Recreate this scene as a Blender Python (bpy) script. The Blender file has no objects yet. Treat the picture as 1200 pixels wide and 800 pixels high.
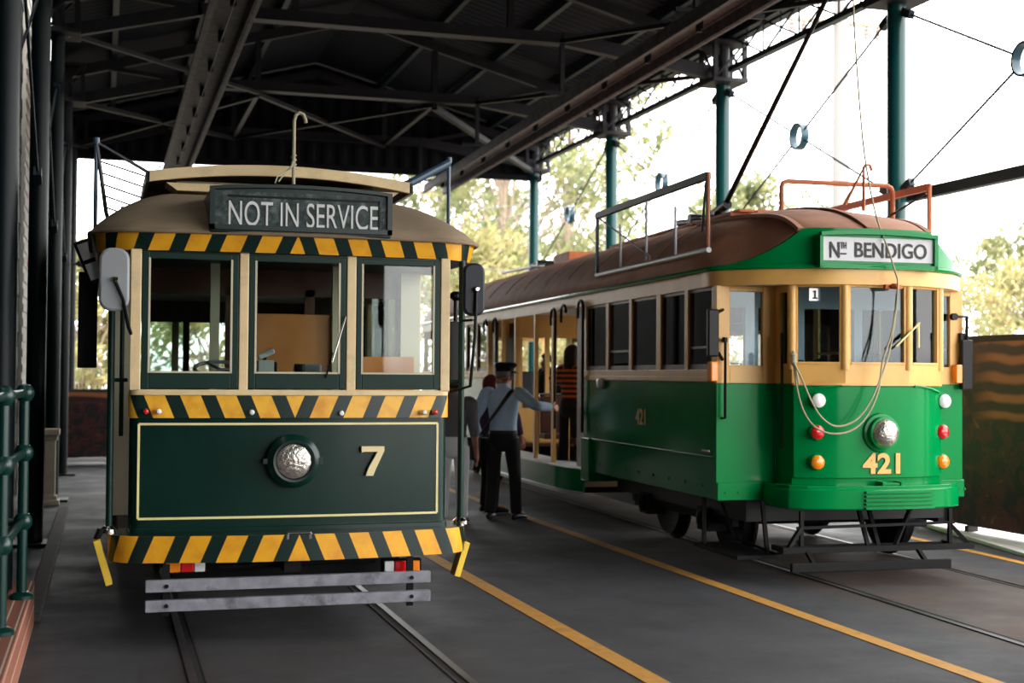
import bpy, bmesh, math, random
from mathutils import Vector, Matrix
random.seed(7)
S = bpy.context.scene
COL = S.collection
PI = math.pi
R = math.radians

# ------------------------------------------------------------------ camera, world, sun, exposure
CAM_H = 1.59
YAW, PITCH, ROLL = R(16.65), R(1.45), R(0.4)
FW = Vector((math.sin(YAW)*math.cos(PITCH), math.cos(YAW)*math.cos(PITCH), math.sin(PITCH)))
R0 = Vector((math.cos(YAW), -math.sin(YAW), 0))
U0 = R0.cross(FW)
RT = R0*math.cos(ROLL) + U0*math.sin(ROLL)
UP = U0*math.cos(ROLL) - R0*math.sin(ROLL)
cd = bpy.data.cameras.new('camera')
cam = bpy.data.objects.new('camera', cd)
COL.objects.link(cam)
cam.matrix_world = Matrix(((RT.x, UP.x, -FW.x, 0), (RT.y, UP.y, -FW.y, 0), (RT.z, UP.z, -FW.z, CAM_H), (0, 0, 0, 1)))
cd.sensor_width = 36
cd.lens = 48
cd.clip_start = .05
cd.clip_end = 500
cd.dof.use_dof = True
cd.dof.focus_distance = 9.2
cd.dof.aperture_fstop = 2.0
S.camera = cam

def ray(px, py):
    return RT*((px-600)/1600) - UP*((py-400)/1600) + FW
def atY(px, py, Y):
    v = ray(px, py); return Vector((0, 0, CAM_H)) + v*(Y/v.y)
def atX(px, py, X):
    v = ray(px, py); return Vector((0, 0, CAM_H)) + v*(X/v.x)
def atZ(px, py, Z):
    v = ray(px, py); return Vector((0, 0, CAM_H)) + v*((Z-CAM_H)/v.z)

wd = bpy.data.worlds.new('sky'); S.world = wd
wd.use_nodes = True
nt = wd.node_tree
bg = nt.nodes['Background']
tc = nt.nodes.new('ShaderNodeTexCoord')
sx = nt.nodes.new('ShaderNodeSeparateXYZ')
mr = nt.nodes.new('ShaderNodeMapRange')
cr = nt.nodes.new('ShaderNodeMix'); cr.data_type = 'RGBA'
nt.links.new(tc.outputs['Generated'], sx.inputs[0])
nt.links.new(sx.outputs['Z'], mr.inputs['Value'])
mr.inputs['From Min'].default_value = -.02
mr.inputs['From Max'].default_value = .02
cr.inputs['A'].default_value = (.12, .11, .10, 1)
cr.inputs['B'].default_value = (1.0, .99, .975, 1)
nt.links.new(mr.outputs[0], cr.inputs['Factor'])
nt.links.new(cr.outputs['Result'], bg.inputs['Color'])
bg.inputs['Strength'].default_value = 4.6

sd = bpy.data.lights.new('sun', 'SUN')
sun = bpy.data.objects.new('sun', sd)
COL.objects.link(sun)
sd.energy = 5.0
sd.angle = R(12)
sd.color = (1.0, .95, .86)
SUN_DIR = Vector((.17, -.42, .88)).normalized()      # towards the sun: high, right of and a little behind the camera
sun.rotation_euler = SUN_DIR.to_track_quat('Z', 'Y').to_euler()

S.view_settings.view_transform = 'Standard'
S.view_settings.look = 'None'
S.view_settings.gamma = 1
S.view_settings.use_curve_mapping = False
S.view_settings.exposure = 0.55

# ------------------------------------------------------------------ materials
def lin(c):
    return tuple((v/255/12.92 if v/255 <= .04045 else ((v/255+.055)/1.055)**2.4) for v in c)
MATS = {}
def mat(name, col, rough=.5, metal=0., var=.0, scale=6., bump=0., bscale=30., coat=0., col2=None, dirt=None, dirt_amt=.0, spec=.5):
    if name in MATS: return MATS[name]
    m = bpy.data.materials.new(name); m.use_nodes = True
    n = m.node_tree.nodes; l = m.node_tree.links
    b = n['Principled BSDF']
    c = lin(col)
    b.inputs['Base Color'].default_value = (*c, 1)
    b.inputs['Roughness'].default_value = rough
    b.inputs['Metallic'].default_value = metal
    b.inputs['Specular IOR Level'].default_value = spec
    if coat:
        b.inputs['Coat Weight'].default_value = coat
        b.inputs['Coat Roughness'].default_value = .08
    if var or col2 or dirt or bump:
        t = n.new('ShaderNodeTexCoord')
    if var or col2 or dirt:
        no = n.new('ShaderNodeTexNoise'); no.inputs['Scale'].default_value = scale; no.inputs['Detail'].default_value = 6
        l.new(t.outputs['Object'], no.inputs['Vector'])
        mx = n.new('ShaderNodeMix'); mx.data_type = 'RGBA'
        c2 = lin(col2) if col2 else tuple(v*(1+var) for v in c)
        c1 = c if col2 else tuple(v*(1-var) for v in c)
        mx.inputs['A'].default_value = (*c1, 1); mx.inputs['B'].default_value = (*c2, 1)
        rp = n.new('ShaderNodeMapRange'); rp.inputs['From Min'].default_value = .35; rp.inputs['From Max'].default_value = .65
        l.new(no.outputs['Fac'], rp.inputs['Value']); l.new(rp.outputs[0], mx.inputs['Factor'])
        out = mx.outputs['Result']
        if dirt:
            n2 = n.new('ShaderNodeTexNoise'); n2.inputs['Scale'].default_value = scale*.37; n2.inputs['Detail'].default_value = 8; n2.inputs['Roughness'].default_value = .7
            l.new(t.outputs['Object'], n2.inputs['Vector'])
            r2 = n.new('ShaderNodeMapRange'); r2.inputs['From Min'].default_value = .52; r2.inputs['From Max'].default_value = .7; r2.inputs['To Max'].default_value = dirt_amt
            l.new(n2.outputs['Fac'], r2.inputs['Value'])
            m2 = n.new('ShaderNodeMix'); m2.data_type = 'RGBA'
            l.new(r2.outputs[0], m2.inputs['Factor']); l.new(out, m2.inputs['A']); m2.inputs['B'].default_value = (*lin(dirt), 1)
            out = m2.outputs['Result']
        l.new(out, b.inputs['Base Color'])
    if bump:
        nb = n.new('ShaderNodeTexNoise'); nb.inputs['Scale'].default_value = bscale; nb.inputs['Detail'].default_value = 4
        l.new(t.outputs['Object'], nb.inputs['Vector'])
        bp = n.new('ShaderNodeBump'); bp.inputs['Strength'].default_value = bump; bp.inputs['Distance'].default_value = .02
        l.new(nb.outputs['Fac'], bp.inputs['Height']); l.new(bp.outputs[0], b.inputs['Normal'])
    MATS[name] = m
    return m

def glass_mat(name, tint=(235, 242, 240), refl=1.45):
    m = bpy.data.materials.new(name); m.use_nodes = True
    n = m.node_tree.nodes; l = m.node_tree.links
    n.remove(n['Principled BSDF'])
    tr = n.new('ShaderNodeBsdfTransparent'); tr.inputs['Color'].default_value = (*lin(tint), 1)
    gl = n.new('ShaderNodeBsdfGlossy'); gl.inputs['Roughness'].default_value = .015
    fr = n.new('ShaderNodeFresnel'); fr.inputs['IOR'].default_value = refl
    mx = n.new('ShaderNodeMixShader')
    l.new(fr.outputs[0], mx.inputs[0]); l.new(tr.outputs[0], mx.inputs[1]); l.new(gl.outputs[0], mx.inputs[2])
    l.new(mx.outputs[0], n['Material Output'].inputs['Surface'])
    MATS[name] = m
    return m

def leaf_mat(name, c1, c2, scale=1.2):
    m = bpy.data.materials.new(name); m.use_nodes = True
    n = m.node_tree.nodes; l = m.node_tree.links
    b = n['Principled BSDF']; b.inputs['Roughness'].default_value = .6
    t = n.new('ShaderNodeTexCoord'); no = n.new('ShaderNodeTexNoise'); no.inputs['Scale'].default_value = scale
    l.new(t.outputs['Object'], no.inputs['Vector'])
    mx = n.new('ShaderNodeMix'); mx.data_type = 'RGBA'
    mx.inputs['A'].default_value = (*lin(c1), 1); mx.inputs['B'].default_value = (*lin(c2), 1)
    rp = n.new('ShaderNodeMapRange'); rp.inputs['From Min'].default_value = .35; rp.inputs['From Max'].default_value = .65
    l.new(no.outputs['Fac'], rp.inputs['Value']); l.new(rp.outputs[0], mx.inputs['Factor'])
    l.new(mx.outputs['Result'], b.inputs['Base Color'])
    tl = n.new('ShaderNodeBsdfTranslucent'); l.new(mx.outputs['Result'], tl.inputs['Color'])
    ms = n.new('ShaderNodeMixShader'); ms.inputs[0].default_value = .45
    l.new(b.outputs[0], ms.inputs[1]); l.new(tl.outputs[0], ms.inputs[2])
    l.new(ms.outputs[0], n['Material Output'].inputs['Surface'])
    MATS[name] = m
    return m

def stripe_mat(name, slope, ztop, period=.212, green=(9, 38, 33), yellow=(246, 178, 40)):
    """chevron stripes painted along a band: uv.x = metres from the middle, uv.y = height"""
    m = bpy.data.materials.new(name); m.use_nodes = True
    n = m.node_tree.nodes; l = m.node_tree.links
    b = n['Principled BSDF']; b.inputs['Roughness'].default_value = .3
    uv = n.new('ShaderNodeUVMap'); uv.uv_map = 'band'
    sp = n.new('ShaderNodeSeparateXYZ'); l.new(uv.outputs[0], sp.inputs[0])
    def mth(op, a, bb=None):
        q = n.new('ShaderNodeMath'); q.operation = op
        for i, v in enumerate((a, bb)):
            if v is None: continue
            if isinstance(v, (int, float)): q.inputs[i].default_value = v
            else: l.new(v, q.inputs[i])
        return q.outputs[0]
    ax = mth('ABSOLUTE', sp.outputs['X'])
    dz = mth('SUBTRACT', sp.outputs['Y'], ztop)
    t = mth('DIVIDE', mth('ADD', ax, mth('MULTIPLY', dz, slope)), period)
    fr = mth('FRACT', mth('ADD', t, 20.0))
    yes = mth('GREATER_THAN', fr, .42)
    no = n.new('ShaderNodeTexNoise'); no.inputs['Scale'].default_value = 9; no.inputs['Detail'].default_value = 5
    tcx = n.new('ShaderNodeTexCoord'); l.new(tcx.outputs['Object'], no.inputs['Vector'])
    my = n.new('ShaderNodeMix'); my.data_type = 'RGBA'
    my.inputs['A'].default_value = (*lin(yellow), 1); my.inputs['B'].default_value = (*lin((228, 155, 40)), 1)
    rp = n.new('ShaderNodeMapRange'); rp.inputs['From Min'].default_value = .45; rp.inputs['From Max'].default_value = .7
    l.new(no.outputs['Fac'], rp.inputs['Value']); l.new(rp.outputs[0], my.inputs['Factor'])
    mx = n.new('ShaderNodeMix'); mx.data_type = 'RGBA'
    mx.inputs['A'].default_value = (*lin(green), 1)
    l.new(my.outputs['Result'], mx.inputs['B']); l.new(yes, mx.inputs['Factor'])
    l.new(mx.outputs['Result'], b.inputs['Base Color'])
    MATS[name] = m
    return m

mat('tram_green', (9, 42, 35), rough=.27, var=.12, scale=2.5, spec=.3, coat=.15)
mat('tram_green_dark', (9, 28, 26), rough=.4)
mat('frame_green', (8, 44, 35), rough=.4, var=.1, spec=.3)
mat('cream', (232, 206, 158), rough=.45, var=.05, scale=9, dirt=(150, 125, 90), dirt_amt=.35)
mat('cream_warm', (226, 176, 98), rough=.38, var=.05, scale=5, dirt=(190, 140, 75), dirt_amt=.3)
mat('coach_line', (238, 226, 160), rough=.4)
mat('roof_canvas', (140, 122, 98), rough=.85, var=.1, scale=4, bump=.15, bscale=60, dirt=(112, 96, 76), dirt_amt=.5)
mat('sign_board', (66, 80, 78), rough=.5, col2=(34, 46, 46), scale=26, dirt=(140, 156, 152), dirt_amt=.6, spec=.3)
mat('sign_frame', (22, 44, 42), rough=.35)
mat('lettering_white', (222, 224, 222), rough=.5)
mat('lettering_cream', (240, 222, 170), rough=.4)
mat('lettering_gold', (222, 178, 92), rough=.35)
mat('lettering_black', (34, 34, 34), rough=.6)
mat('chrome', (225, 225, 225), rough=.12, metal=1)
mat('lens_clear', (196, 190, 180), rough=.1, var=.2, scale=30, metal=.75, bump=.5, bscale=42)
mat('lens_white', (238, 240, 240), rough=.2, coat=.5)
mat('lens_red', (214, 22, 26), rough=.18, coat=.8)
mat('lens_amber', (250, 140, 12), rough=.18, coat=.8)
mat('timber_grey', (132, 132, 142), rough=.6, var=.2, scale=11, dirt=(34, 32, 33), dirt_amt=.95)
mat('mirror_grey', (150, 154, 158), rough=.4)
mat('mirror_dark', (40, 43, 52), rough=.45, spec=.3)
mat('black_paint', (8, 9, 10), rough=.4, spec=.25)
mat('black_rubber', (12, 12, 13), rough=.8, spec=.2)
mat('iron', (13, 12, 13), rough=.65, metal=.2, spec=.25, var=.2, scale=12)
mat('yellow_paint', (246, 206, 60), rough=.45)
mat('varnished_wood', (226, 148, 72), rough=.4, col2=(200, 122, 56), scale=3, coat=.3)
mat('dark_wood', (84, 46, 27), rough=.4, col2=(66, 34, 20), scale=4)
mat('interior_grey', (214, 222, 226), rough=.5)
mat('interior_cream', (206, 196, 168), rough=.5)
mat('seat_leather', (40, 44, 58), rough=.45)
mat('rope', (176, 168, 140), rough=.9)
mat('steel_rail', (80, 77, 80), rough=.42, metal=.8, var=.15)
mat('rail_rust', (46, 40, 38), rough=.7, var=.3, scale=20)
mat('groove_dark', (14, 12, 12), rough=.9)
mat('bright_green', (0, 132, 66), rough=.15, var=.06, scale=2, spec=.16, coat=.06)
mat('roof_brown', (178, 128, 102), rough=.75, var=.12, scale=5, bump=.1, bscale=50, dirt=(132, 94, 76), dirt_amt=.5)
mat('pipe_orange', (188, 106, 62), rough=.55, var=.1)
mat('plank_orange', (205, 112, 58), rough=.6, var=.15)
mat('gutter_pale', (196, 198, 206), rough=.35)
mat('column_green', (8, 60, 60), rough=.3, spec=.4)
mat('wall_post_paint', (4, 16, 20), rough=.42, spec=.22)  # column green darkened for the left row, shade put into the colour
mat('rail_green', (4, 48, 42), rough=.3)
mat('shed_steel', (36, 35, 39), rough=.55, var=.15, spec=.2)
mat('lattice_steel', (20, 34, 42), rough=.5, spec=.3)
mat('trough_timber', (78, 74, 78), rough=.65, var=.35, scale=9, dirt=(44, 40, 42), dirt_amt=.6)
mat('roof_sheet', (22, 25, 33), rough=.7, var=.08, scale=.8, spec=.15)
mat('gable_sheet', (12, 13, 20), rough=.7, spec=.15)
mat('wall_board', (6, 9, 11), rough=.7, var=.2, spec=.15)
mat('wall_pale', (150, 146, 138), rough=.7, var=.1)
mat('stone', (196, 184, 164), rough=.8, var=.08, scale=8, bump=.2)
mat('kerb_dark', (64, 61, 59), rough=.85, var=.1)
mat('kerb_concrete', (214, 212, 210), rough=.8, var=.08, scale=5)
mat('paving_outside', (96, 92, 86), rough=.9, var=.1, scale=.8)
mat('line_yellow', (188, 134, 50), rough=.7, var=.08, scale=14, dirt=(90, 72, 40), dirt_amt=.55)
mat('skin', (200, 140, 112), rough=.5)
mat('skin_tan', (150, 96, 72), rough=.5)
mat('shirt_blue', (182, 208, 236), rough=.85, var=.04, scale=14)
mat('trousers_black', (18, 18, 22), rough=.85)
mat('cloth_navy', (24, 26, 38), rough=.85)
mat('cloth_maroon', (112, 28, 38), rough=.85)
mat('cloth_purple', (72, 40, 78), rough=.85)
mat('cloth_white', (214, 214, 218), rough=.85)
mat('cloth_grey', (96, 92, 98), rough=.9)
mat('shoe_black', (14, 14, 15), rough=.3)
mat('hair_grey', (130, 122, 116), rough=.8)
mat('hair_dark', (34, 24, 20), rough=.7)
mat('leather_black', (18, 16, 16), rough=.5)
mat('insulator', (150, 130, 124), rough=.3)
mat('pole_concrete', (132, 129, 127), rough=.8)
mat('wire', (44, 46, 54), rough=.5)
mat('blue_steel', (58, 82, 104), rough=.4)
mat('fence_dark', (40, 46, 46), rough=.6)
mat('bark', (150, 134, 118), rough=.9, var=.2)
mat('red_sign', (206, 34, 34), rough=.4)
mat('cloth_orange', (196, 96, 40), rough=.85)
mat('teal_ring', (12, 66, 84), rough=.3)
leaf_mat('leaf_gum', (104, 116, 78), (150, 148, 104))
leaf_mat('leaf_gold', (172, 158, 110), (136, 140, 92))
leaf_mat('leaf_olive', (84, 102, 64), (124, 132, 88))
glass_mat('window_glass')
glass_mat('window_glass_421', tint=(226, 236, 240))
stripe_mat('stripes_up', .42, 0.0)
stripe_mat('stripes_down', -.42, .0, yellow=(250, 190, 60))

# asphalt floor of the shed
def asphalt():
    m = bpy.data.materials.new('asphalt'); m.use_nodes = True
    n = m.node_tree.nodes; l = m.node_tree.links; b = n['Principled BSDF']
    t = n.new('ShaderNodeTexCoord')
    def noise(sc, det, rg=.6):
        q = n.new('ShaderNodeTexNoise'); q.inputs['Scale'].default_value = sc; q.inputs['Detail'].default_value = det; q.inputs['Roughness'].default_value = rg
        l.new(t.outputs['Object'], q.inputs['Vector']); return q.outputs['Fac']
    def rng(o, a, bb, c, d):
        q = n.new('ShaderNodeMapRange'); l.new(o, q.inputs['Value'])
        for k, v in zip(('From Min', 'From Max', 'To Min', 'To Max'), (a, bb, c, d)): q.inputs[k].default_value = v
        return q.outputs[0]
    def mix(f, A, B):
        q = n.new('ShaderNodeMix'); q.data_type = 'RGBA'; l.new(f, q.inputs['Factor'])
        for k, v in (('A', A), ('B', B)):
            if isinstance(v, tuple): q.inputs[k].default_value = (*lin(v), 1)
            else: l.new(v, q.inputs[k])
        return q.outputs['Result']
    base = mix(rng(noise(220, 3), .3, .7, 0, 1), (48, 49, 54), (63, 64, 69))
    c = mix(rng(noise(.9, 7, .65), .42, .68, 0, .8), base, (34, 33, 36))
    c = mix(rng(noise(3.1, 6, .7), .58, .74, 0, .7), c, (24, 22, 22))          # oil marks
    sp = n.new('ShaderNodeSeparateXYZ'); l.new(t.outputs['Object'], sp.inputs[0])
    def mul(a, bb):
        q = n.new('ShaderNodeMath'); q.operation = 'MULTIPLY'; l.new(a, q.inputs[0]); l.new(bb, q.inputs[1]); return q.outputs[0]
    bed = mul(rng(sp.outputs['X'], 5.0, 5.4, 0, 1), rng(sp.outputs['X'], 7.1, 6.9, 0, 1))            # rust brown dust along the right-hand track
    c = mix(mul(bed, rng(noise(1.3, 7, .7), .35, .62, .25, .95)), c, (74, 56, 46))
    bed2 = mul(rng(sp.outputs['X'], .1, .5, 0, 1), rng(sp.outputs['X'], 2.2, 1.9, 0, 1))
    c = mix(mul(bed2, rng(noise(1.1, 7, .7), .4, .65, 0, .7)), c, (48, 40, 36))
    l.new(c, b.inputs['Base Color'])
    l.new(rng(noise(1.6, 5), .35, .7, .62, .9), b.inputs['Roughness'])
    bp = n.new('ShaderNodeBump'); bp.inputs['Strength'].default_value = .35; bp.inputs['Distance'].default_value = .01
    l.new(noise(160, 3), bp.inputs['Height']); l.new(bp.outputs[0], b.inputs['Normal'])
    MATS['asphalt'] = m
asphalt()

def brick():
    m = bpy.data.materials.new('brick'); m.use_nodes = True
    n = m.node_tree.nodes; l = m.node_tree.links; b = n['Principled BSDF']; b.inputs['Roughness'].default_value = .85
    t = n.new('ShaderNodeTexCoord'); mp = n.new('ShaderNodeMapping'); mp.inputs['Rotation'].default_value = (R(90), 0, R(90))
    l.new(t.outputs['Object'], mp.inputs['Vector'])
    k = n.new('ShaderNodeTexBrick'); k.inputs['Scale'].default_value = 4.2
    k.inputs['Color1'].default_value = (*lin((150, 92, 70)), 1); k.inputs['Color2'].default_value = (*lin((120, 66, 52)), 1)
    k.inputs['Mortar'].default_value = (*lin((200, 184, 164)), 1)
    l.new(mp.outputs[0], k.inputs['Vector']); l.new(k.outputs['Color'], b.inputs['Base Color'])
    MATS['brick'] = m
brick()

def banner_mat():
    """dark theatrical mural: broad crimson and umber drapes with sweeping ochre folds"""
    m = bpy.data.materials.new('mural'); m.use_nodes = True
    n = m.node_tree.nodes; l = m.node_tree.links; b = n['Principled BSDF']; b.inputs['Roughness'].default_value = .45
    t = n.new('ShaderNodeTexCoord')
    no = n.new('ShaderNodeTexNoise'); no.inputs['Scale'].default_value = 5.2; no.inputs['Detail'].default_value = 9; no.inputs['Roughness'].default_value = .65; no.inputs['Distortion'].default_value = .8
    l.new(t.outputs['Object'], no.inputs['Vector'])
    r = n.new('ShaderNodeValToRGB'); l.new(no.outputs['Fac'], r.inputs[0])
    e = r.color_ramp.elements
    e[0].position = .36; e[0].color = (*lin((10, 9, 13)), 1)
    e[1].position = .78; e[1].color = (*lin((150, 110, 72)), 1)
    for p, c in ((.47, (22, 18, 22)), (.54, (84, 26, 24)), (.59, (28, 22, 22)), (.66, (120, 66, 40))):
        q = e.new(p); q.color = (*lin(c), 1)
    mp = n.new('ShaderNodeMapping'); mp.inputs['Rotation'].default_value = (R(0), R(0), R(0)); l.new(t.outputs['Object'], mp.inputs['Vector'])
    w = n.new('ShaderNodeTexWave'); w.bands_direction = 'Z'; w.inputs['Scale'].default_value = 1.7; w.inputs['Distortion'].default_value = 3.0; w.inputs['Detail'].default_value = 2; w.inputs['Detail Scale'].default_value = .7
    l.new(mp.outputs[0], w.inputs['Vector'])
    wr = n.new('ShaderNodeValToRGB'); l.new(w.outputs['Fac'], wr.inputs[0])
    we = wr.color_ramp.elements
    we[0].position = .3; we[0].color = (*lin((40, 20, 20)), 1); we[1].position = .85; we[1].color = (*lin((170, 104, 60)), 1)
    sp = n.new('ShaderNodeSeparateXYZ'); l.new(t.outputs['Object'], sp.inputs[0])
    def rng(o, a, bb):
        q = n.new('ShaderNodeMapRange'); l.new(o, q.inputs['Value']); q.inputs['From Min'].default_value = a; q.inputs['From Max'].default_value = bb; return q.outputs[0]
    mu = n.new('ShaderNodeMath'); mu.operation = 'MULTIPLY'
    l.new(rng(sp.outputs['Y'], 2.6, 2.2), mu.inputs[0]); l.new(rng(sp.outputs['Z'], 1.05, 1.2), mu.inputs[1])
    mx = n.new('ShaderNodeMix'); mx.data_type = 'RGBA'
    l.new(mu.outputs[0], mx.inputs['Factor']); l.new(r.outputs[0], mx.inputs['A']); l.new(wr.outputs[0], mx.inputs['B'])
    l.new(mx.outputs['Result'], b.inputs['Base Color'])
    MATS['mural'] = m
banner_mat()

def striped_cloth():
    m = bpy.data.materials.new('cloth_striped'); m.use_nodes = True
    n = m.node_tree.nodes; l = m.node_tree.links; b = n['Principled BSDF']; b.inputs['Roughness'].default_value = .85
    t = n.new('ShaderNodeTexCoord'); w = n.new('ShaderNodeTexWave'); w.bands_direction = 'Z'; w.inputs['Scale'].default_value = 5.2; w.inputs['Distortion'].default_value = .3
    l.new(t.outputs['Object'], w.inputs['Vector'])
    r = n.new('ShaderNodeValToRGB'); l.new(w.outputs['Fac'], r.inputs[0]); r.color_ramp.interpolation = 'CONSTANT'
    r.color_ramp.elements[0].color = (*lin((44, 26, 22)), 1); r.color_ramp.elements[1].position = .48; r.color_ramp.elements[1].color = (*lin((216, 104, 40)), 1)
    l.new(r.outputs[0], b.inputs['Base Color'])
    MATS['cloth_striped'] = m
striped_cloth()

# ------------------------------------------------------------------ mesh building
class MB:
    def __init__(s):
        s.v = []; s.f = []; s.raw = []
    def add(s, v, f):
        o = len(s.v); s.raw.append((v, f)); s.v += [tuple(p) for p in v]; s.f += [tuple(i+o for i in q) for q in f]; return s
    def box(s, x0, x1, y0, y1, z0, z1):
        return s.add([(x0,y0,z0),(x1,y0,z0),(x1,y1,z0),(x0,y1,z0),(x0,y0,z1),(x1,y0,z1),(x1,y1,z1),(x0,y1,z1)],
                     [(0,3,2,1),(4,5,6,7),(0,1,5,4),(1,2,6,5),(2,3,7,6),(3,0,4,7)])
    def bar(s, a, b, w, h=None, up=(0, 0, 1)):
        """rectangular bar from a to b: w across, h along the up direction"""
        h = w if h is None else h
        a = Vector(a); b = Vector(b); d = (b-a).normalized(); u = Vector(up)
        if abs(d.dot(u)) > .98: u = Vector((0, 1, 0))
        sd = d.cross(u).normalized(); u = sd.cross(d).normalized()
        v = []
        for p in (a, b):
            for i, j in ((-1,-1),(1,-1),(1,1),(-1,1)): v.append(p+sd*(i*w/2)+u*(j*h/2))
        return s.add(v, [(0,3,2,1),(4,5,6,7),(0,1,5,4),(1,2,6,5),(2,3,7,6),(3,0,4,7)])
    def tube(s, pts, r, n=10, caps=True):
        pts = [Vector(p) for p in pts]; rs = r if isinstance(r, (list, tuple)) else [r]*len(pts)
        v = []; f = []; m = len(pts); prev = None
        for i, p in enumerate(pts):
            t = (pts[min(i+1, m-1)]-pts[max(i-1, 0)]).normalized()
            if prev is None:
                u = Vector((0, 0, 1)) if abs(t.z) < .9 else Vector((0, 1, 0))
                u = (u-t*u.dot(t)).normalized()
            else:
                u = (prev-t*prev.dot(t)).normalized()
            prev = u; w = t.cross(u)
            for k in range(n):
                a = 2*PI*k/n; v.append(p+(u*math.cos(a)+w*math.sin(a))*rs[i])
        for i in range(m-1):
            for k in range(n): f.append((i*n+k, i*n+(k+1)%n, (i+1)*n+(k+1)%n, (i+1)*n+k))
        if caps: f += [tuple(range(n-1, -1, -1)), tuple(range((m-1)*n, m*n))]
        return s.add(v, f)
    def lathe(s, prof, origin, axis='z', n=24, caps=True):
        """prof: (radius, height) pairs along the axis"""
        v = []; f = []; o = Vector(origin)
        for r, h in prof:
            for k in range(n):
                a = 2*PI*k/n; c, q = r*math.cos(a), r*math.sin(a)
                v.append(o+Vector({'z': (c, q, h), 'y': (c, h, q), 'x': (h, c, q)}[axis]))
        for i in range(len(prof)-1):
            for k in range(n): f.append((i*n+k, i*n+(k+1)%n, (i+1)*n+(k+1)%n, (i+1)*n+k))
        if caps: f += [tuple(range(n-1, -1, -1)), tuple(range((len(prof)-1)*n, len(prof)*n))]
        return s.add(v, f)
    def prism(s, poly, p0, p1):
        """poly: points (Vectors) extruded by the offset p1-p0"""
        d = Vector(p1)-Vector(p0); n = len(poly)
        v = [Vector(p) for p in poly]+[Vector(p)+d for p in poly]
        return s.add(v, [tuple(range(n-1, -1, -1)), tuple(range(n, 2*n))]+[(i, (i+1)%n, n+(i+1)%n, n+i) for i in range(n)])
    def wall(s, path, z0, z1, t=.03):
        """vertical band along a plan path with thickness t to the left of travel; z0, z1 numbers or per-point lists"""
        n = len(path); P = [Vector((p[0], p[1], 0)) for p in path]
        Z0 = z0 if isinstance(z0, list) else [z0]*n; Z1 = z1 if isinstance(z1, list) else [z1]*n
        v = []
        for i in range(n):
            d = (P[min(i+1, n-1)]-P[max(i-1, 0)]).normalized(); nn = Vector((-d.y, d.x, 0))
            a = P[i]; b = P[i]+nn*t
            v += [(a.x,a.y,Z0[i]),(a.x,a.y,Z1[i]),(b.x,b.y,Z1[i]),(b.x,b.y,Z0[i])]
        f = []
        for i in range(n-1):
            for k in range(4): f.append((i*4+k, i*4+(k+1)%4, (i+1)*4+(k+1)%4, (i+1)*4+k))
        f += [(0, 3, 2, 1), ((n-1)*4, (n-1)*4+1, (n-1)*4+2, (n-1)*4+3)]
        return s.add(v, f)
    def grid(s, fn, nu, nv):
        o = len(s.v)
        v = [fn(i/nu, j/nv) for j in range(nv+1) for i in range(nu+1)]
        return s.add(v, [(j*(nu+1)+i, j*(nu+1)+i+1, (j+1)*(nu+1)+i+1, (j+1)*(nu+1)+i) for j in range(nv) for i in range(nu)])
    def loft(s, rings, n=16):
        """rings: (centre, x axis vector, y axis vector); closed, capped"""
        v = []; f = []
        for c, ax, ay in rings:
            for k in range(n):
                a = 2*PI*k/n; v.append(Vector(c)+Vector(ax)*math.cos(a)+Vector(ay)*math.sin(a))
        m = len(rings)
        for i in range(m-1):
            for k in range(n): f.append((i*n+k, i*n+(k+1)%n, (i+1)*n+(k+1)%n, (i+1)*n+k))
        f += [tuple(range(n-1, -1, -1)), tuple(range((m-1)*n, m*n))]
        return s.add(v, f)

def recalc(me):
    bm = bmesh.new(); bm.from_mesh(me); bmesh.ops.recalc_face_normals(bm, faces=bm.faces); bm.to_mesh(me); bm.free()

def obj(name, mb, m, parent=None, bevel=0., smooth=.6, subsurf=0, solid=0., label=None, loc=None):
    me = bpy.data.meshes.new(name)
    me.from_pydata(mb.v, [], mb.f)
    recalc(me)
    me.materials.append(MATS[m] if isinstance(m, str) else m)
    if smooth:
        me.shade_smooth()
        if not subsurf: me.set_sharp_from_angle(angle=smooth)
    o = bpy.data.objects.new(name, me); COL.objects.link(o)
    if parent: o.parent = parent
    if loc: o.location = loc
    if solid:
        k = o.modifiers.new('solid', 'SOLIDIFY'); k.thickness = solid; k.offset = 0
    if bevel:
        k = o.modifiers.new('bevel', 'BEVEL'); k.width = bevel; k.segments = 2; k.limit_method = 'ANGLE'
    if subsurf:
        k = o.modifiers.new('sub', 'SUBSURF'); k.levels = subsurf; k.render_levels = subsurf
    if label: o['label'] = label
    return o

def pieces(name, mb, m, parent=None, **kw):
    """one object per piece added to the builder"""
    return [obj(name, MB().add(v, f), m, parent, **kw) for v, f in mb.raw]
def tag(o, label, cat, group=None, kind=None):
    o['label'] = label; o['category'] = cat
    if group: o['group'] = group
    if kind: o['kind'] = kind
    return o
def struct(o):
    o['kind'] = 'structure'; return o
def empty(name, loc, label, cat, group=None, rz=0.):
    o = bpy.data.objects.new(name, None); COL.objects.link(o); o.location = loc; o.rotation_euler = (0, 0, rz)
    o.empty_display_size = .2
    return tag(o, label, cat, group)

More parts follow.
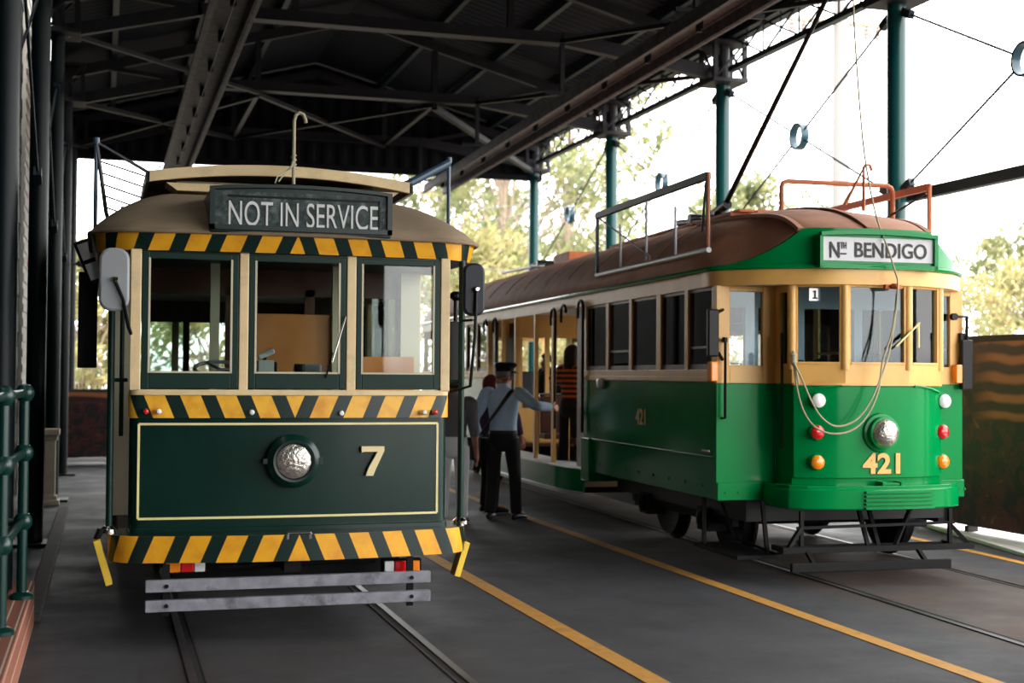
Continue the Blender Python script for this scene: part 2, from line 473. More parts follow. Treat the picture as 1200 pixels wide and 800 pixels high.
def text(name, body, h, w, m, parent, loc, rot=(PI/2, 0, 0), depth=.004, bold=.0, z_mid=True):
    """lettering as mesh: cap height h, total width w, centred on loc"""
    c = bpy.data.curves.new(name, 'FONT'); c.body = body; c.size = 1; c.extrude = .01; c.offset = bold; c.resolution_u = 6
    t = bpy.data.objects.new('tmp', c); COL.objects.link(t)
    dg = bpy.context.evaluated_depsgraph_get(); dg.update()
    me = bpy.data.meshes.new_from_object(t.evaluated_get(dg))
    bpy.data.objects.remove(t)
    xs = [v.co.x for v in me.vertices]; ys = [v.co.y for v in me.vertices]
    x0, x1, y0, y1 = min(xs), max(xs), min(ys), max(ys)
    for v in me.vertices:
        v.co.x = (v.co.x-(x0+x1)/2)/(x1-x0)*w; v.co.y = (v.co.y-(y0+y1)/2)/(y1-y0)*h; v.co.z = v.co.z/.01*depth/2
    me.name = name; me.materials.clear(); me.materials.append(MATS[m])
    o = bpy.data.objects.new(name, me); COL.objects.link(o); o.parent = parent; o.location = loc; o.rotation_euler = rot
    return o

def arc(a0, a1, n, cx=0, cy=0, r=1, ry=None):
    ry = r if ry is None else ry
    return [(cx+r*math.cos(a0+(a1-a0)*i/n), cy+ry*math.sin(a0+(a1-a0)*i/n)) for i in range(n+1)]
# ================================================================== THE SHED
ROOF_Y0, ROOF_Y1 = -8.9, 27.3  # near end lengthened unseen behind the camera to shut out sky light
APEX_X, APEX_Z, EAVE_Z = 3.95, 7.78, 6.5
XL, XR = -.75, 8.7
def roof_z(x):
    return APEX_Z-(APEX_Z-EAVE_Z)*abs(x-APEX_X)/((XR-XL)/2)

o = struct(obj('floor', MB().box(-6, 9.6, -8, 28, -.3, 0), 'asphalt'))
g = struct(obj('ground', MB().box(-70, 90, -60, 140, -.6, -.05), 'paving_outside'))

def sheet(x0, x1):
    mb = MB(); n = int((ROOF_Y1-ROOF_Y0)/.1); v = []; f = []
    for i in range(n+1):
        y = ROOF_Y0+(ROOF_Y1-ROOF_Y0)*i/n; b = .022 if i % 2 else 0
        v += [(x0, y, roof_z(x0)+b), (x1, y, roof_z(x1)+b), (x0, y, roof_z(x0)+b+.03), (x1, y, roof_z(x1)+b+.03)]
    for i in range(n):
        a = i*4
        f += [(a, a+1, a+5, a+4), (a+2, a+6, a+7, a+3), (a, a+4, a+6, a+2), (a+1, a+3, a+7, a+5)]
    return mb.add(v, f)
m = sheet(XL, APEX_X); k = sheet(APEX_X, XR); m.add(k.v, k.f)
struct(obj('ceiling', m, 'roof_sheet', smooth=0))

# hanging gable of ribbed sheet at the far end
m = MB(); v = []; f = []; n = 120
for i in range(n+1):
    x = -.72+9.4*i/n; b = .03 if (i//2) % 2 else 0
    v += [(x, 27-b, 5.72), (x, 27-b, roof_z(x)-.02)]
for i in range(n): f.append((2*i, 2*i+1, 2*i+3, 2*i+2))
m.add(v, f)
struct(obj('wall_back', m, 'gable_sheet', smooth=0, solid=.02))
struct(obj('trim_1', MB().box(-.72, 8.68, 26.9, 27.04, 5.64, 5.76), 'gable_sheet'))

# station wall on the left
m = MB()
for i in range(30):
    m.box(-1.3, -1.08+(.012 if i % 2 else 0), -8, 19.0, .0+i*.235, .0+i*.235+.23)  # near end carried unseen past the camera to block light from the left
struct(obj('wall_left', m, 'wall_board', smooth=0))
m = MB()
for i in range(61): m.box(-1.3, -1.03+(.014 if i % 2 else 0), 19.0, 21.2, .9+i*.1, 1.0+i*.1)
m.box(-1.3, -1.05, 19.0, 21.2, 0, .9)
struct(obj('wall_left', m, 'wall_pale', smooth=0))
struct(obj('wall_front', MB().box(-6, 5.2, -9.2, -9.0, 0, 7.4), 'wall_board', smooth=0))  # unseen wall added behind the camera to block sky light and reflections
m = MB().box(-1.3, -1.1, 21.2, 36.5, 0, 7.0)  # unseen far stretch added so the bright green tram's side reflects something dark
struct(obj('wall_left', m, 'wall_board', smooth=0))  # added unseen stretch, a dark stand-in for reflections

# painted lines and the concrete edge of the right platform
def strip(p, q, w, z=.004):
    p = Vector(p); q = Vector(q); d = (q-p); d.z = 0; d.normalize(); s = Vector((d.y, -d.x, 0))*w/2
    mb = MB(); a = [p-s, p+s, q+s, q-s]
    return mb.add([(c.x, c.y, .0005) for c in a]+[(c.x, c.y, z) for c in a], [(0,1,2,3),(4,5,6,7),(0,1,5,4),(1,2,6,5),(2,3,7,6),(3,0,4,7)])
struct(obj('trim_2', strip((2.785, 2.5, 0), (2.785, 26, 0), .125), 'line_yellow', smooth=0))
struct(obj('trim_3', strip((4.45, 3.0, 0), (4.66, 20, 0), .115), 'line_yellow', smooth=0))
a, b = atZ(1085, 634, 0), atZ(1200, 660, 0); d = (b-a)
struct(obj('trim_4', strip(a-d*.9, b+d*.8, .10), 'line_yellow', smooth=0))
a, b = atZ(1063, 611, 0), atZ(1200, 653, 0); d = (b-a)
p, q = a-d*.35, b+d*1.6
struct(obj('trim_5', MB().prism([(p.x, p.y, 0), (q.x, q.y, 0), (9.6, q.y, 0), (9.6, p.y, 0)], (0, 0, 0), (0, 0, .04)), 'kerb_concrete', smooth=0, bevel=.01))
# kerb of the left platform
struct(obj('trim_6', MB().box(-.47, -.36, 9.25, 16.6, 0, .06), 'kerb_dark', smooth=0, bevel=.01))

def rail(xa, ya, xb, yb, lab, inner):
    r = empty('tram_rail', (xa, ya, 0), lab, 'rail', None)
    d = Vector((xb-xa, yb-ya, 0)); s = Vector((d.y, -d.x, 0)).normalized()
    def st(o0, o1, z):
        mb = MB(); P = [s*o0, s*o1, s*o1+d, s*o0+d]
        return mb.add([(c.x, c.y, .0006) for c in P]+[(c.x, c.y, z) for c in P], [(0,1,2,3),(4,5,6,7),(0,1,5,4),(1,2,6,5),(2,3,7,6),(3,0,4,7)])
    obj('rail_head', st(-.022, .022, .008), 'steel_rail', r, smooth=0)
    g0 = (.022, .06) if inner > 0 else (-.06, -.022)
    obj('flange_groove', st(*g0, .003), 'groove_dark', r, smooth=0)
    g1 = (.06, .078) if inner > 0 else (-.078, -.06)
    obj('guard_lip', st(*g1, .005), 'rail_rust', r, smooth=0)
rail(.46, 3, .50, 25, 'left-hand steel rail of the track under the dark green tram', 1)
rail(1.845, 3, 1.885, 25, 'right-hand steel rail of the track under the dark green tram', -1)
rail(5.40-6.6*.04, 3, 5.40+14*.04, 23.6, 'near steel rail of the track under the bright green tram', 1)
rail(6.83-6.6*.04, 3, 6.83+14*.04, 23.6, 'far steel rail of the track under the bright green tram, beside the white kerb', -1)

# ------------------------------------------------------------------ columns
RY = [8.9, 13.4, 17.9, 22.4, 26.9]
def column(x, y, lab, grp, side):
    c = empty('steel_column', (x, y, 0), lab, 'column', grp)
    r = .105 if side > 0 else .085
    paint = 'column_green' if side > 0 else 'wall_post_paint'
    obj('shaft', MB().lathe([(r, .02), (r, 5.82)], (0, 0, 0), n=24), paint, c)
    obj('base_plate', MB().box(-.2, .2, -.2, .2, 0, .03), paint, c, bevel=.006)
    # open welded bracket at the head: two ring plates, four uprights and diagonal stiffeners
    hb = MB().box(-.27, .27, -.27, .27, 5.8, 5.86).box(-.27, .27, -.27, .27, 6.36, 6.41)
    obj('head_plate', hb, 'shed_steel', c, bevel=.005)
    fb = MB()
    for i in (-1, 1):
        for j in (-1, 1): fb.box(i*.23-.03, i*.23+.03, j*.23-.03, j*.23+.03, 5.86, 6.36)
        fb.bar((i*.23, -.2, 5.88), (i*.23, .2, 6.34), .03); fb.bar((-.2, i*.23, 5.88), (.2, i*.23, 6.34), .03)
    fb.lathe([(r*.9, 5.82), (r*.9, 6.38)], (0, 0, 0), n=12)
    obj('head_bracket', fb, 'shed_steel', c, smooth=0)
    return c
rl = ['green steel column on the open side nearest the camera, beside the dark mural board',
      'tall green steel column behind the roof front of the bright green tram',
      'green steel column behind the middle of the bright green tram roof',
      'green steel column behind the rear part of the bright green tram roof',
      'farthest green steel column of the open side, under the gable end']
ll = ['dark green steel column of the left row, nearest the camera',
      'dark green steel column of the left row, second from the camera',
      'dark green steel column of the left row, third from the camera',
      'dark green steel column of the left row, fourth from the camera',
      'dark green steel column of the left row at the far end under the gable']
for i, y in enumerate(RY):
    column(8.5, y, rl[i], 'columns along the open side', 1)
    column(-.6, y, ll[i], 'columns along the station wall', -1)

# ------------------------------------------------------------------ lattice girders along the open side
gl = ['steel lattice girder between the two nearest open-side columns, above the right edge',
      'steel lattice girder over the bright green tram front, between second and third open-side columns',
      'steel lattice girder between the third and fourth open-side columns',
      'steel lattice girder of the last open-side bay, below the far gable']
for i in range(4):
    y0, y1 = RY[i]+.27, RY[i+1]-.27
    g = empty('lattice_girder', (8.5, y0, 5.97), gl[i], 'girder', 'girders along the open side')
    L = y1-y0
    obj('bottom_chord', MB().box(-.05, .05, 0, L, -.035, .035), 'lattice_steel', g, smooth=0)
    obj('top_chord', MB().box(-.05, .05, 0, L, .45, .52), 'lattice_steel', g, smooth=0)
    wb = MB(); nb = 4
    for j in range(nb):
        a, b = L*j/nb, L*(j+1)/nb; mid = (a+b)/2
        wb.bar((-.02, a, .03), (-.02, b, .47), .022); wb.bar((.02, a, .47), (.02, b, .03), .022)
        wb.bar((0, a, .03), (0, a, .47), .018); wb.bar((0, mid, .03), (0, mid, .47), .014)
    obj('web_bars', wb, 'lattice_steel', g, smooth=0)

# horizontal girts
for i in range(1):
    o = obj('side_girt', MB().box(8.615, 8.72, 8.9, 13.5, 3.58, 3.70), 'lattice_steel', smooth=0)
    tag(o, 'blue grey horizontal steel beam running off the right edge from the tall column', 'beam')

# cross bracing with a centre ring
def bracing(x, y0, y1, z0, z1, lab, grp, ring=True):
    b = empty('cross_brace', (x, (y0+y1)/2, (z0+z1)/2), lab, 'brace', grp)
    hy, hz = (y1-y0)/2, (z1-z0)/2
    L = math.hypot(hy, hz); rr = .15
    if ring:
        obj('centre_ring', MB().lathe([(rr, -.05), (rr+.022, -.05), (rr+.022, .05), (rr, .05), (rr, -.05)], (0, 0, 0), 'x', 28, caps=False), 'teal_ring', b)
    for sy in (-1, 1):
        for sz in (-1, 1):
            k = rr/L if ring else 0
            obj('tie_rod', MB().tube([(0, sy*hy*k, sz*hz*k), (0, sy*(hy-.16), sz*(hz-.16*hz/hy))], .013, 8), 'lattice_steel', b)
            obj('clevis', MB().bar((0, sy*(hy-.3), sz*(hz-.3*hz/hy)), (0, sy*(hy-.14), sz*(hz-.14*hz/hy)), .07, .09), 'lattice_steel', b, smooth=0)
bl = ['tie rod cross brace with round ring cut by the right edge of the photo', 'tie rod cross brace with round ring above the bright green tram',
      'tie rod cross brace with small ring above the middle of the bright green tram roof', 'tie rod cross brace with ring in the last bay before the trees']
for i in range(4): bracing(8.5, RY[i], RY[i+1], 3.62, 5.75, bl[i], 'braces along the open side')
for i in range(3):
    bracing(-.6, RY[i], RY[i+1], 3.3, 5.2, ['dark tie rod brace of the left column row, nearest bay', 'dark tie rod brace of the left column row, middle bay', 'dark tie rod brace of the left column row, third bay'][i], 'braces along the station wall', ring=False)

# ------------------------------------------------------------------ roof trusses
def truss(y, lab):
    t = empty('roof_truss', (0, y, 0), lab, 'roof truss', 'roof trusses')
    W, H = .11, .16
    xa, xb = 1.15, 6.05; zc = 6.28
    obj('bottom_chord', MB().bar((xa-.05, 0, zc), (xb+.05, 0, zc), W, H).box(xa, xb, -.11, .11, zc-.085, zc-.07), 'shed_steel', t, smooth=0)
    obj('sloping_chord', MB().bar((-.5, 0, 5.87), (xa, 0, zc), W, H), 'shed_steel', t, smooth=0)
    obj('sloping_chord', MB().bar((8.4, 0, 5.95), (xb, 0, zc), W*1.3, H*1.15), 'shed_steel', t, smooth=0)
    for x0, x1 in ((XL+.2, APEX_X), (XR-.2, APEX_X)):
        obj('rafter', MB().bar((x0, 0, roof_z(x0)-.26), (x1, 0, roof_z(x1)-.26), W, H), 'shed_steel', t, smooth=0)
    for x in (2.35, 5.3):
        obj('post', MB().bar((x, 0, zc), (x, 0, roof_z(x)-.26), .09, .09), 'shed_steel', t, smooth=0)
    for x, s in ((1.25, -1), (6.05, 1)):
        obj('trough_hanger', MB().bar((x, 0, zc), (x, 0, 5.5), .06, .06).bar((x-.25, 0, 5.52), (x+.55*s+.25, 0, 5.52), .05, .05), 'shed_steel', t, smooth=0)
        obj('eave_strut', MB().bar((x, 0, zc), (x+s*1.3, 0, roof_z(x+s*1.3)-.28), .07), 'shed_steel', t, smooth=0)
    return t
tl = ['roof truss nearest the camera, above the front of the bright green tram', 'roof truss whose level chord crosses the top of the photo',
      'roof truss whose level chord crosses above the sign of the dark green tram', 'farthest roof truss, against the ribbed gable end']
for y, lab in zip(RY[1:], tl): truss(y if y < 26 else 26.75, lab)

# struts and flat bracing between truss chords
def roof_brace(a, b, lab, w=.075, name='roof_brace'):
    o = obj(name, MB().bar(Vector((0, 0, 0)), Vector(b)-Vector(a), w, w*.9), 'shed_steel', smooth=0, loc=Vector(a))
    tag(o, lab, 'brace', 'flat bracing between the trusses')
zc = 6.18
for ya, yb in ((22.4, 26.75),):
    bay = 'farthest'
    roof_brace((2.35, ya, zc), (2.35, yb, zc), 'lengthwise steel strut left of the ridge, %s roof bay' % bay)
    roof_brace((5.3, ya, zc), (5.3, yb, zc), 'lengthwise steel strut right of the ridge, %s roof bay' % bay)
ya, yb = 22.4, 26.75
roof_brace((2.35, ya, zc-.03), (5.3, yb, zc-.03), 'diagonal brace sloping down right in the farthest bay, above the tram sign')
roof_brace((5.3, ya, zc-.03), (2.35, yb, zc-.03), 'diagonal brace sloping down left in the farthest bay, above the tram sign', .06)
roof_brace((-.5, ya, 5.85), (2.35, yb, zc-.03), 'diagonal brace from the left column row in the farthest bay', .08)
roof_brace((2.35, ya, zc-.06), (-.5, yb, 5.85), 'thin diagonal brace crossing near the left timber trough, farthest bay', .06)
roof_brace((5.3, ya, zc-.06), (8.4, yb, 5.8), 'stout diagonal brace running to the right corner of the far gable', .1)
roof_brace((-.5, 17.9, 5.85), (2.35, 22.3, zc-.03), 'thin diagonal brace from the left column row in the middle bay', .06)
roof_brace((6.0, 17.9, zc+.05), (8.3, 13.5, 5.95), 'diagonal brace at the right eave, nearest roof bay', .06)
roof_brace((6.0, 22.4, zc+.05), (8.3, 18.0, 5.95), 'diagonal brace at the right eave, middle roof bay', .06)

# purlins
for s, xs in ((-1, (.1, 1.35, 2.6)), (1, (5.2, 6.35, 7.5))):
    for i, x in enumerate(xs):
        o = obj('purlin', MB().box(-.04, .04, 0, ROOF_Y1-ROOF_Y0-.1, -.17, -.02), 'lattice_steel', smooth=0, loc=(x, ROOF_Y0+.05, roof_z(x)-.01))
        tag(o, '%s dark purlin under the %s roof slope' % (('lowest', 'middle', 'highest')[i] if s < 0 else ('highest', 'middle', 'lowest')[i], 'left' if s < 0 else 'right'), 'purlin', 'roof purlins')
for x, lab, s in ((XL+.06, 'left eave beam', -1), (XR-.06, 'right eave beam', 1)):
    o = obj('eave_beam', MB().box(-.06, .06, 0, ROOF_Y1-ROOF_Y0, -.09, 0), 'lattice_steel', smooth=0, loc=(x, ROOF_Y0, roof_z(x)-.02))
    tag(o, 'dark %s along the lower edge of the roof' % lab, 'beam')

# ------------------------------------------------------------------ timber troughs that guard the trolley wires
def trough(x0, z0, x1, z1, ya, yb, lab):
    t = empty('trolley_wire_trough', (x0, ya, z0), lab, 'trough', 'trolley wire troughs')
    D = Vector((x1-x0, yb-ya, z1-z0)); w = .19
    def pb(ox, oz, ww, hh, name, m='trough_timber'):
        obj(name, MB().bar((ox, 0, oz), D+Vector((ox, 0, oz)), ww, hh), m, t, smooth=0, bevel=.004)
    pb(0, 0, w*2+.04, .03, 'top_board')
    pb(-w, -.07, .028, .17, 'side_board'); pb(w, -.07, .028, .17, 'side_board')
    pb(-w-.03, -.15, .05, .022, 'edge_strip'); pb(w+.03, -.15, .05, .022, 'edge_strip')
    obj('trolley_wire', MB().tube([(0, 0, -.13), D+Vector((0, 0, -.13))], .007, 6), 'wire', t)
    cl = MB(); n = 12
    for i in range(n):
        p = D*((i+.5)/n); cl.box(p.x-.03, p.x+.03, p.y-.03, p.y+.03, p.z-.14, p.z+.02)
    pieces('clamp', cl, 'iron', t, smooth=0)
trough(1.17, 5.36, 1.2, 5.36, 8.3, 26.6, 'weathered timber wire trough hanging above the dark green tram')
trough(6.1, 5.52, 6.15, 5.30, 8.3, 26.0, 'weathered timber wire trough hanging above the bright green tram')

# ------------------------------------------------------------------ left foreground: brick edge, railing, pedestal, panel
o = obj('brick_edge', MB().box(-.53, -.40, 4.6, 9.2, 0, .27), 'brick', smooth=0)
struct(o); o.name = 'trim_7'
t = empty('pipe_railing', (-.47, 6.9, 0), 'dark green pipe railing with ball joints on the brick edge at the left', 'railing')
for i, (y, x) in enumerate(((-1.0, -.02), (.45, -.01), (1.6, .03))):
    z0 = .27
    obj('post', MB().tube([(x, y, z0), (x, y, 1.50)], .03, 14), 'rail_green', t)
    obj('flange', MB().lathe([(.07, z0), (.07, z0+.02), (.04, z0+.04)], (x, y, 0), n=16), 'rail_green', t)
    for z in (1.47, 1.12, .72):
        obj('ball_joint', MB().lathe([(.006, z-.055), (.036, z-.045), (.052, z-.02), (.055, z), (.052, z+.02), (.036, z+.045), (.006, z+.055)], (x, y, 0), n=16), 'rail_green', t)
for z in (1.47, 1.12, .72):
    obj('rail', MB().tube([(-.02, -1.6, z), (-.02, -1.0, z), (-.01, .45, z), (.03, 1.6, z)], .024, 12), 'rail_green', t)
obj('return_rail', MB().tube([(.03, 1.6, 1.47), (-.35, 1.62, 1.47)], .024, 12).tube([(.03, 1.6, .72), (-.35, 1.62, .72)], .024, 12), 'rail_green', t)

p = empty('stone_pedestal', (-.60, 17.35, 0), 'pale stone pedestal beside the left columns', 'pedestal')
obj('shaft', MB().box(-.065, .065, -.065, .065, .12, .78), 'stone', p, bevel=.01)
obj('plinth', MB().box(-.115, .115, -.115, .115, 0, .07).box(-.09, .09, -.09, .09, .07, .12), 'stone', p, bevel=.008)
obj('cap', MB().box(-.085, .085, -.085, .085, .78, .84).box(-.11, .11, -.11, .11, .84, .92), 'stone', p, bevel=.01)

p = empty('painted_panel', (-.3, 25.0, 0), 'dark painted display panel standing behind the left end of the dark green tram', 'display panel')
obj('board', MB().box(-1.2, 1.5, -.02, .02, .12, 1.26), 'mural', p, smooth=0)
obj('sill', MB().box(-1.25, 1.55, -.05, .05, .04, .11), 'kerb_concrete', p, smooth=0)
obj('frame', MB().box(-1.22, 1.52, -.03, .03, 1.26, 1.31).box(-1.24, -1.2, -.03, .03, 0, 1.31), 'fence_dark', p, smooth=0)
o = obj('warning_sign', MB().box(-.003, .003, -.12, .12, -.06, .06), 'red_sign', smooth=0, bevel=.002, loc=(-1.01, 19.8, 3.1))
tag(o, 'small red sign on the pale wall strip behind the left columns', 'sign')

# right mural board
b = empty('mural_board', (8.5, 9.4, .04), 'large dark theatrical mural board on the white kerb at the right', 'mural')
obj('panel', MB().box(-.02, .02, -.25, 3.7, .06, 1.93), 'mural', b, smooth=0)
obj('frame', MB().box(-.035, .035, -.25, 3.7, 1.93, 1.99).box(-.035, .035, 3.67, 3.72, 0, 1.93).box(-.06, .06, .3, .36, 0, .06).box(-.06, .06, 2.6, 2.66, 0, .06), 'black_paint', b, smooth=0)
# ================================================================== DARK GREEN TRAM, number 7
O7 = Vector((1.14, 8.5, 0))
def T7(px, py, y=0.):
    return atY(px, py, 8.5+y)-O7
tram = empty('tram', O7, 'dark green tram number 7 with black and yellow chevrons and NOT IN SERVICE sign', 'tram', None)
T = tram

def rounded_front(hw, y0, bulge, rc, y_back, n=18):
    """plan outline from the left side round the front to the right side"""
    pts = [(-hw, y_back)]
    yc = y0+bulge
    pts += [(-hw+rc-rc*math.cos(a), yc+rc-rc*math.sin(a)) for a in [PI/2*i/7 for i in range(8)]]
    xs = hw-rc
    pts += [(-xs+2*xs*i/n, yc-bulge*(1-((-xs+2*xs*i/n)/xs)**2)) for i in range(1, n)]
    pts += [(hw-rc+rc*math.sin(a), yc+rc-rc*math.cos(a)) for a in [PI/2*i/7 for i in range(8)]]
    pts += [(hw, y_back)]
    return pts
def band_obj(name, path, z0, z1, m, zref, parent, flare=0., t=.02):
    """vertical band with a 'band' UV map: arc length from the middle and height above zref"""
    n = len(path); P = [Vector((p[0], p[1])) for p in path]
    s = [0.]
    for i in range(1, n): s.append(s[-1]+(P[i]-P[i-1]).length)
    # arc length zero where x crosses 0
    k = min(range(n), key=lambda i: abs(P[i].x)); s0 = s[k]-P[k].x
    s = [q-s0 for q in s]
    me = bpy.data.meshes.new(name); v = []; f = []; uv = []
    for i in range(n):
        d = (P[min(i+1, n-1)]-P[max(i-1, 0)]).normalized(); nn = Vector((d.y, -d.x))
        a = P[i]; b = P[i]+nn*flare
        v += [(a.x, a.y, z0), (b.x, b.y, z1), (b.x-nn.x*t, b.y-nn.y*t, z1), (a.x-nn.x*t, a.y-nn.y*t, z0)]
        uv += [(s[i], z0-zref), (s[i], z1-zref), (s[i], z1-zref), (s[i], z0-zref)]
    for i in range(n-1):
        for q in range(4): f.append((i*4+q, i*4+(q+1)%4, (i+1)*4+(q+1)%4, (i+1)*4+q))
    f += [(0, 3, 2, 1), (n*4-4, n*4-3, n*4-2, n*4-1)]
    me.from_pydata(v, [], f); recalc(me)
    l = me.uv_layers.new(name='band')
    for lo in me.loops: l.data[lo.index].uv = uv[lo.vertex_index]
    me.materials.append(MATS[m]); me.shade_smooth(); me.set_sharp_from_angle(angle=.7)
    o = bpy.data.objects.new(name, me); COL.objects.link(o); o.parent = parent
    return o

# dash panel, sill and coach line
dash = rounded_front(.985, -.0, .035, .07, .12)
o = obj('dash_panel', MB().wall(dash, .60, 1.33, .03), 'tram_green', T)
mb = MB(); w = .007
a, b, c, d = T7(163, 497, 0), T7(514, 497, 0), T7(514, 606, 0), T7(163, 610, 0)
xl, xr, zt, zb = a.x, b.x, 1.285, .715
yl = lambda x: -.035*(1-(x/.915)**2)+.035-.002
def hline(z):
    n = 16
    return [(xl+(xr-xl)*i/n, yl(xl+(xr-xl)*i/n)) for i in range(n+1)]
mb.wall(hline(0), zt-w, zt+w, -.004); mb.wall(hline(0), zb-w, zb+w, -.004)
for x in (xl, xr): mb.box(x-w, x+w, yl(x)-.004, yl(x)+.002, zb, zt)
obj('coach_line', mb, 'coach_line', T, smooth=0)
band_obj('waist_band', rounded_front(.995, -.018, .035, .07, .10), 1.322, 1.462, 'stripes_down', 1.322, T)
obj('waist_moulding', MB().wall(rounded_front(.99, -.03, .035, .06, .11), 1.46, 1.495, .04), 'cream', T, bevel=.004)
obj('lower_rail', MB().wall(rounded_front(.993, -.02, .035, .07, .12), .60, .66, .03), 'tram_green', T, bevel=.004)

# platform floor, bumper with ledge and coupler handle
bp = []
for i in range(-20, 21):
    x = i/20*.86; bp.append((x, -.27+.10*abs(x/.86)**2))
tail = [(.86+.24*math.sin(a), -.17+.24*(1-math.cos(a))) for a in (.25, .5, .75, 1.0, 1.25, 1.5)]
bump = [(-x, y) for x, y in reversed(tail)]+bp+tail
bump = [(-1.10, .28)]+bump+[(1.10, .28)]
band_obj('bumper', bump, .475, .632, 'stripes_up', .632, T, t=.05)
obj('bumper_ledge', MB().prism([Vector((x*.985, y+.01, .60)) for x, y in bump], (0, 0, 0), (0, 0, .035)), 'tram_green', T, smooth=0)
hm = MB().box(-.075, .07, -.27, -.19, .635, .648)
for x in (-.07, .065): hm.box(x-.01, x+.01, -.27, -.22, .6, .64)
obj('coupler_cover', hm, 'chrome', T, smooth=0, bevel=.004)
obj('platform_floor', MB().box(-1.04, 1.04, .02, 8.0, .55, .615), 'black_paint', T, smooth=0)

# corner posts and three windows
posts = [(152, 165), (280, 291), (406, 417), (516, 527)]
zt, zb = 2.34, 1.49
for i, (p0, p1) in enumerate(posts):
    x0, x1 = T7(p0, 400).x, T7(p1, 400).x
    obj('pillar', MB().box(x0, x1, -.005, .09, zb, zt), 'cream', T, smooth=0, bevel=.006)
obj('window_head', MB().wall(rounded_front(1.0, .0, .02, .07, .12), 2.315, 2.36, .06), 'tram_green_dark', T, smooth=0)
wins = [(165, 279.5, 174.5, 271), (291, 405.5, 299.5, 397.5), (417, 516, 424.5, 508)]
for i, (a0, a1, g0, g1) in enumerate(wins):
    x0, x1, q0, q1 = T7(a0, 400).x+.003, T7(a1, 400).x-.003, T7(g0, 400).x, T7(g1, 400).x
    f = MB().box(x0, q0, .0, .05, 1.50, 2.325).box(q1, x1, .0, .05, 1.50, 2.325).box(q0, q1, .0, .05, 1.50, 1.60).box(q0, q1, .0, .05, 2.285, 2.325)
    wf = obj('window_frame', f, 'frame_green', T, smooth=0, bevel=.004)
    obj('pane', MB().box(q0, q1, .022, .028, 1.60, 2.285), 'window_glass', wf, smooth=0)
    gb = MB()
    for x in (q0, q1): gb.box(x-.006, x+.006, -.003, .02, 1.595, 2.29)
    gb.box(q0, q1, -.003, .02, 1.595, 1.606)
    obj('glazing_bead', gb, 'interior_cream', wf, smooth=0)
# wiper on the middle window
a, b = T7(405, 371, -.03), T7(389, 424, -.03)
wp = obj('wiper', MB().tube([(a.x+.01, -.005, a.z), (a.x, -.03, a.z), b], .006, 8), 'chrome', T)
c = T7(383, 455, -.02)
obj('blade', MB().bar((b.x+.005, -.02, b.z+.06), (b.x-.035, -.02, b.z-.10), .012, .008), 'black_rubber', wp, smooth=0)

# roof band, canopy and clerestory
cano = rounded_front(1.19, -.05, .05, .34, 1.4)
band_obj('roof_band', cano, 2.335, 2.447, 'stripes_up', 2.447, T, flare=.035)
obj('band_soffit', MB().prism([Vector((x*.99, y+.01, 2.335)) for x, y in cano], (0, 0, 0), (0, 0, .012)), 'tram_green_dark', T, smooth=0)
out = rounded_front(1.235, -.095, .05, .36, 1.5, n=24)
full = [(-1.235, 7.9)]+[(-1.235, 5)]+[(-1.235, 3)]+out+[(1.235, 3), (1.235, 5), (1.235, 7.9)]
def inner(p):
    x, y = p
    ix = max(-.64, min(.64, x*.60)); iy = max(y, 1.0) if y > .3 else .95+.05*(y+.1)
    return ix, max(iy, .95)
nu = len(full)-1; nv = 10
def canopy(u, v):
    p = full[round(u*nu)]; q = inner(p); s = v
    z = 2.447+.335*math.sin(s*PI/2)**.85
    return (p[0]+(q[0]-p[0])*s, p[1]+(q[1]-p[1])*s, z)
obj('canopy_roof', MB().grid(canopy, nu, nv), 'roof_canvas', T, solid=.02, smooth=1.2)
ed = MB().tube([(x, y, 2.45) for x, y in full], .014, 8)
obj('roof_edge_bead', ed, 'roof_canvas', T)
# clerestory walls and deck
cw = MB().box(-.66, .66, 1.0, 1.04, 2.70, 2.90)
for s in (-1, 1): cw.box(s*.66-.02, s*.66+.02, 1.02, 7.6, 2.70, 2.90)
obj('clerestory_wall', cw, 'interior_cream', T, smooth=0)
vent = MB()
for s in (-1, 1):
    for i in range(7): vent.box(s*.684-.006, s*.684+.006, 1.2+i*.9, 1.2+i*.9+.72, 2.76, 2.87)
pieces('clerestory_light', vent, 'tram_green_dark', T, smooth=0)
def deck(t0, t1, y0, y1, hw, zed, rise):
    n = 20; mb = MB(); poly = []
    for i in range(n+1):
        x = -hw+2*hw*i/n; poly.append(Vector((x, y0, zed+t1+rise*(1-(x/hw)**2))))
    for i in range(n, -1, -1):
        x = -hw+2*hw*i/n; poly.append(Vector((x, y0, zed+t0+rise*(1-(x/hw)**2))))
    return mb.prism(poly, (0, y0, 0), (0, y1, 0))
obj('clerestory_roof', deck(0, .02, .72, 7.8, .875, 2.89, .075), 'roof_canvas', T)
obj('clerestory_fascia', deck(-.045, .025, .70, .74, .88, 2.89, .075), 'cream', T)
sd = MB()
for s in (-1, 1): sd.box(s*.88-.012, s*.88+.012, .70, 7.8, 2.84, 2.915)
pieces('clerestory_side_board', sd, 'sign_frame', T, smooth=0)
br = MB()
for x in (-.56, .6): br.prism([Vector((x-.13, .74, 2.80)), Vector((x+.13, .74, 2.80)), Vector((x+.2, .74, 2.85)), Vector((x-.2, .74, 2.85))], (0, 0, 0), (0, .28, 0))
pieces('fascia_bracket', br, 'cream', T, smooth=0)

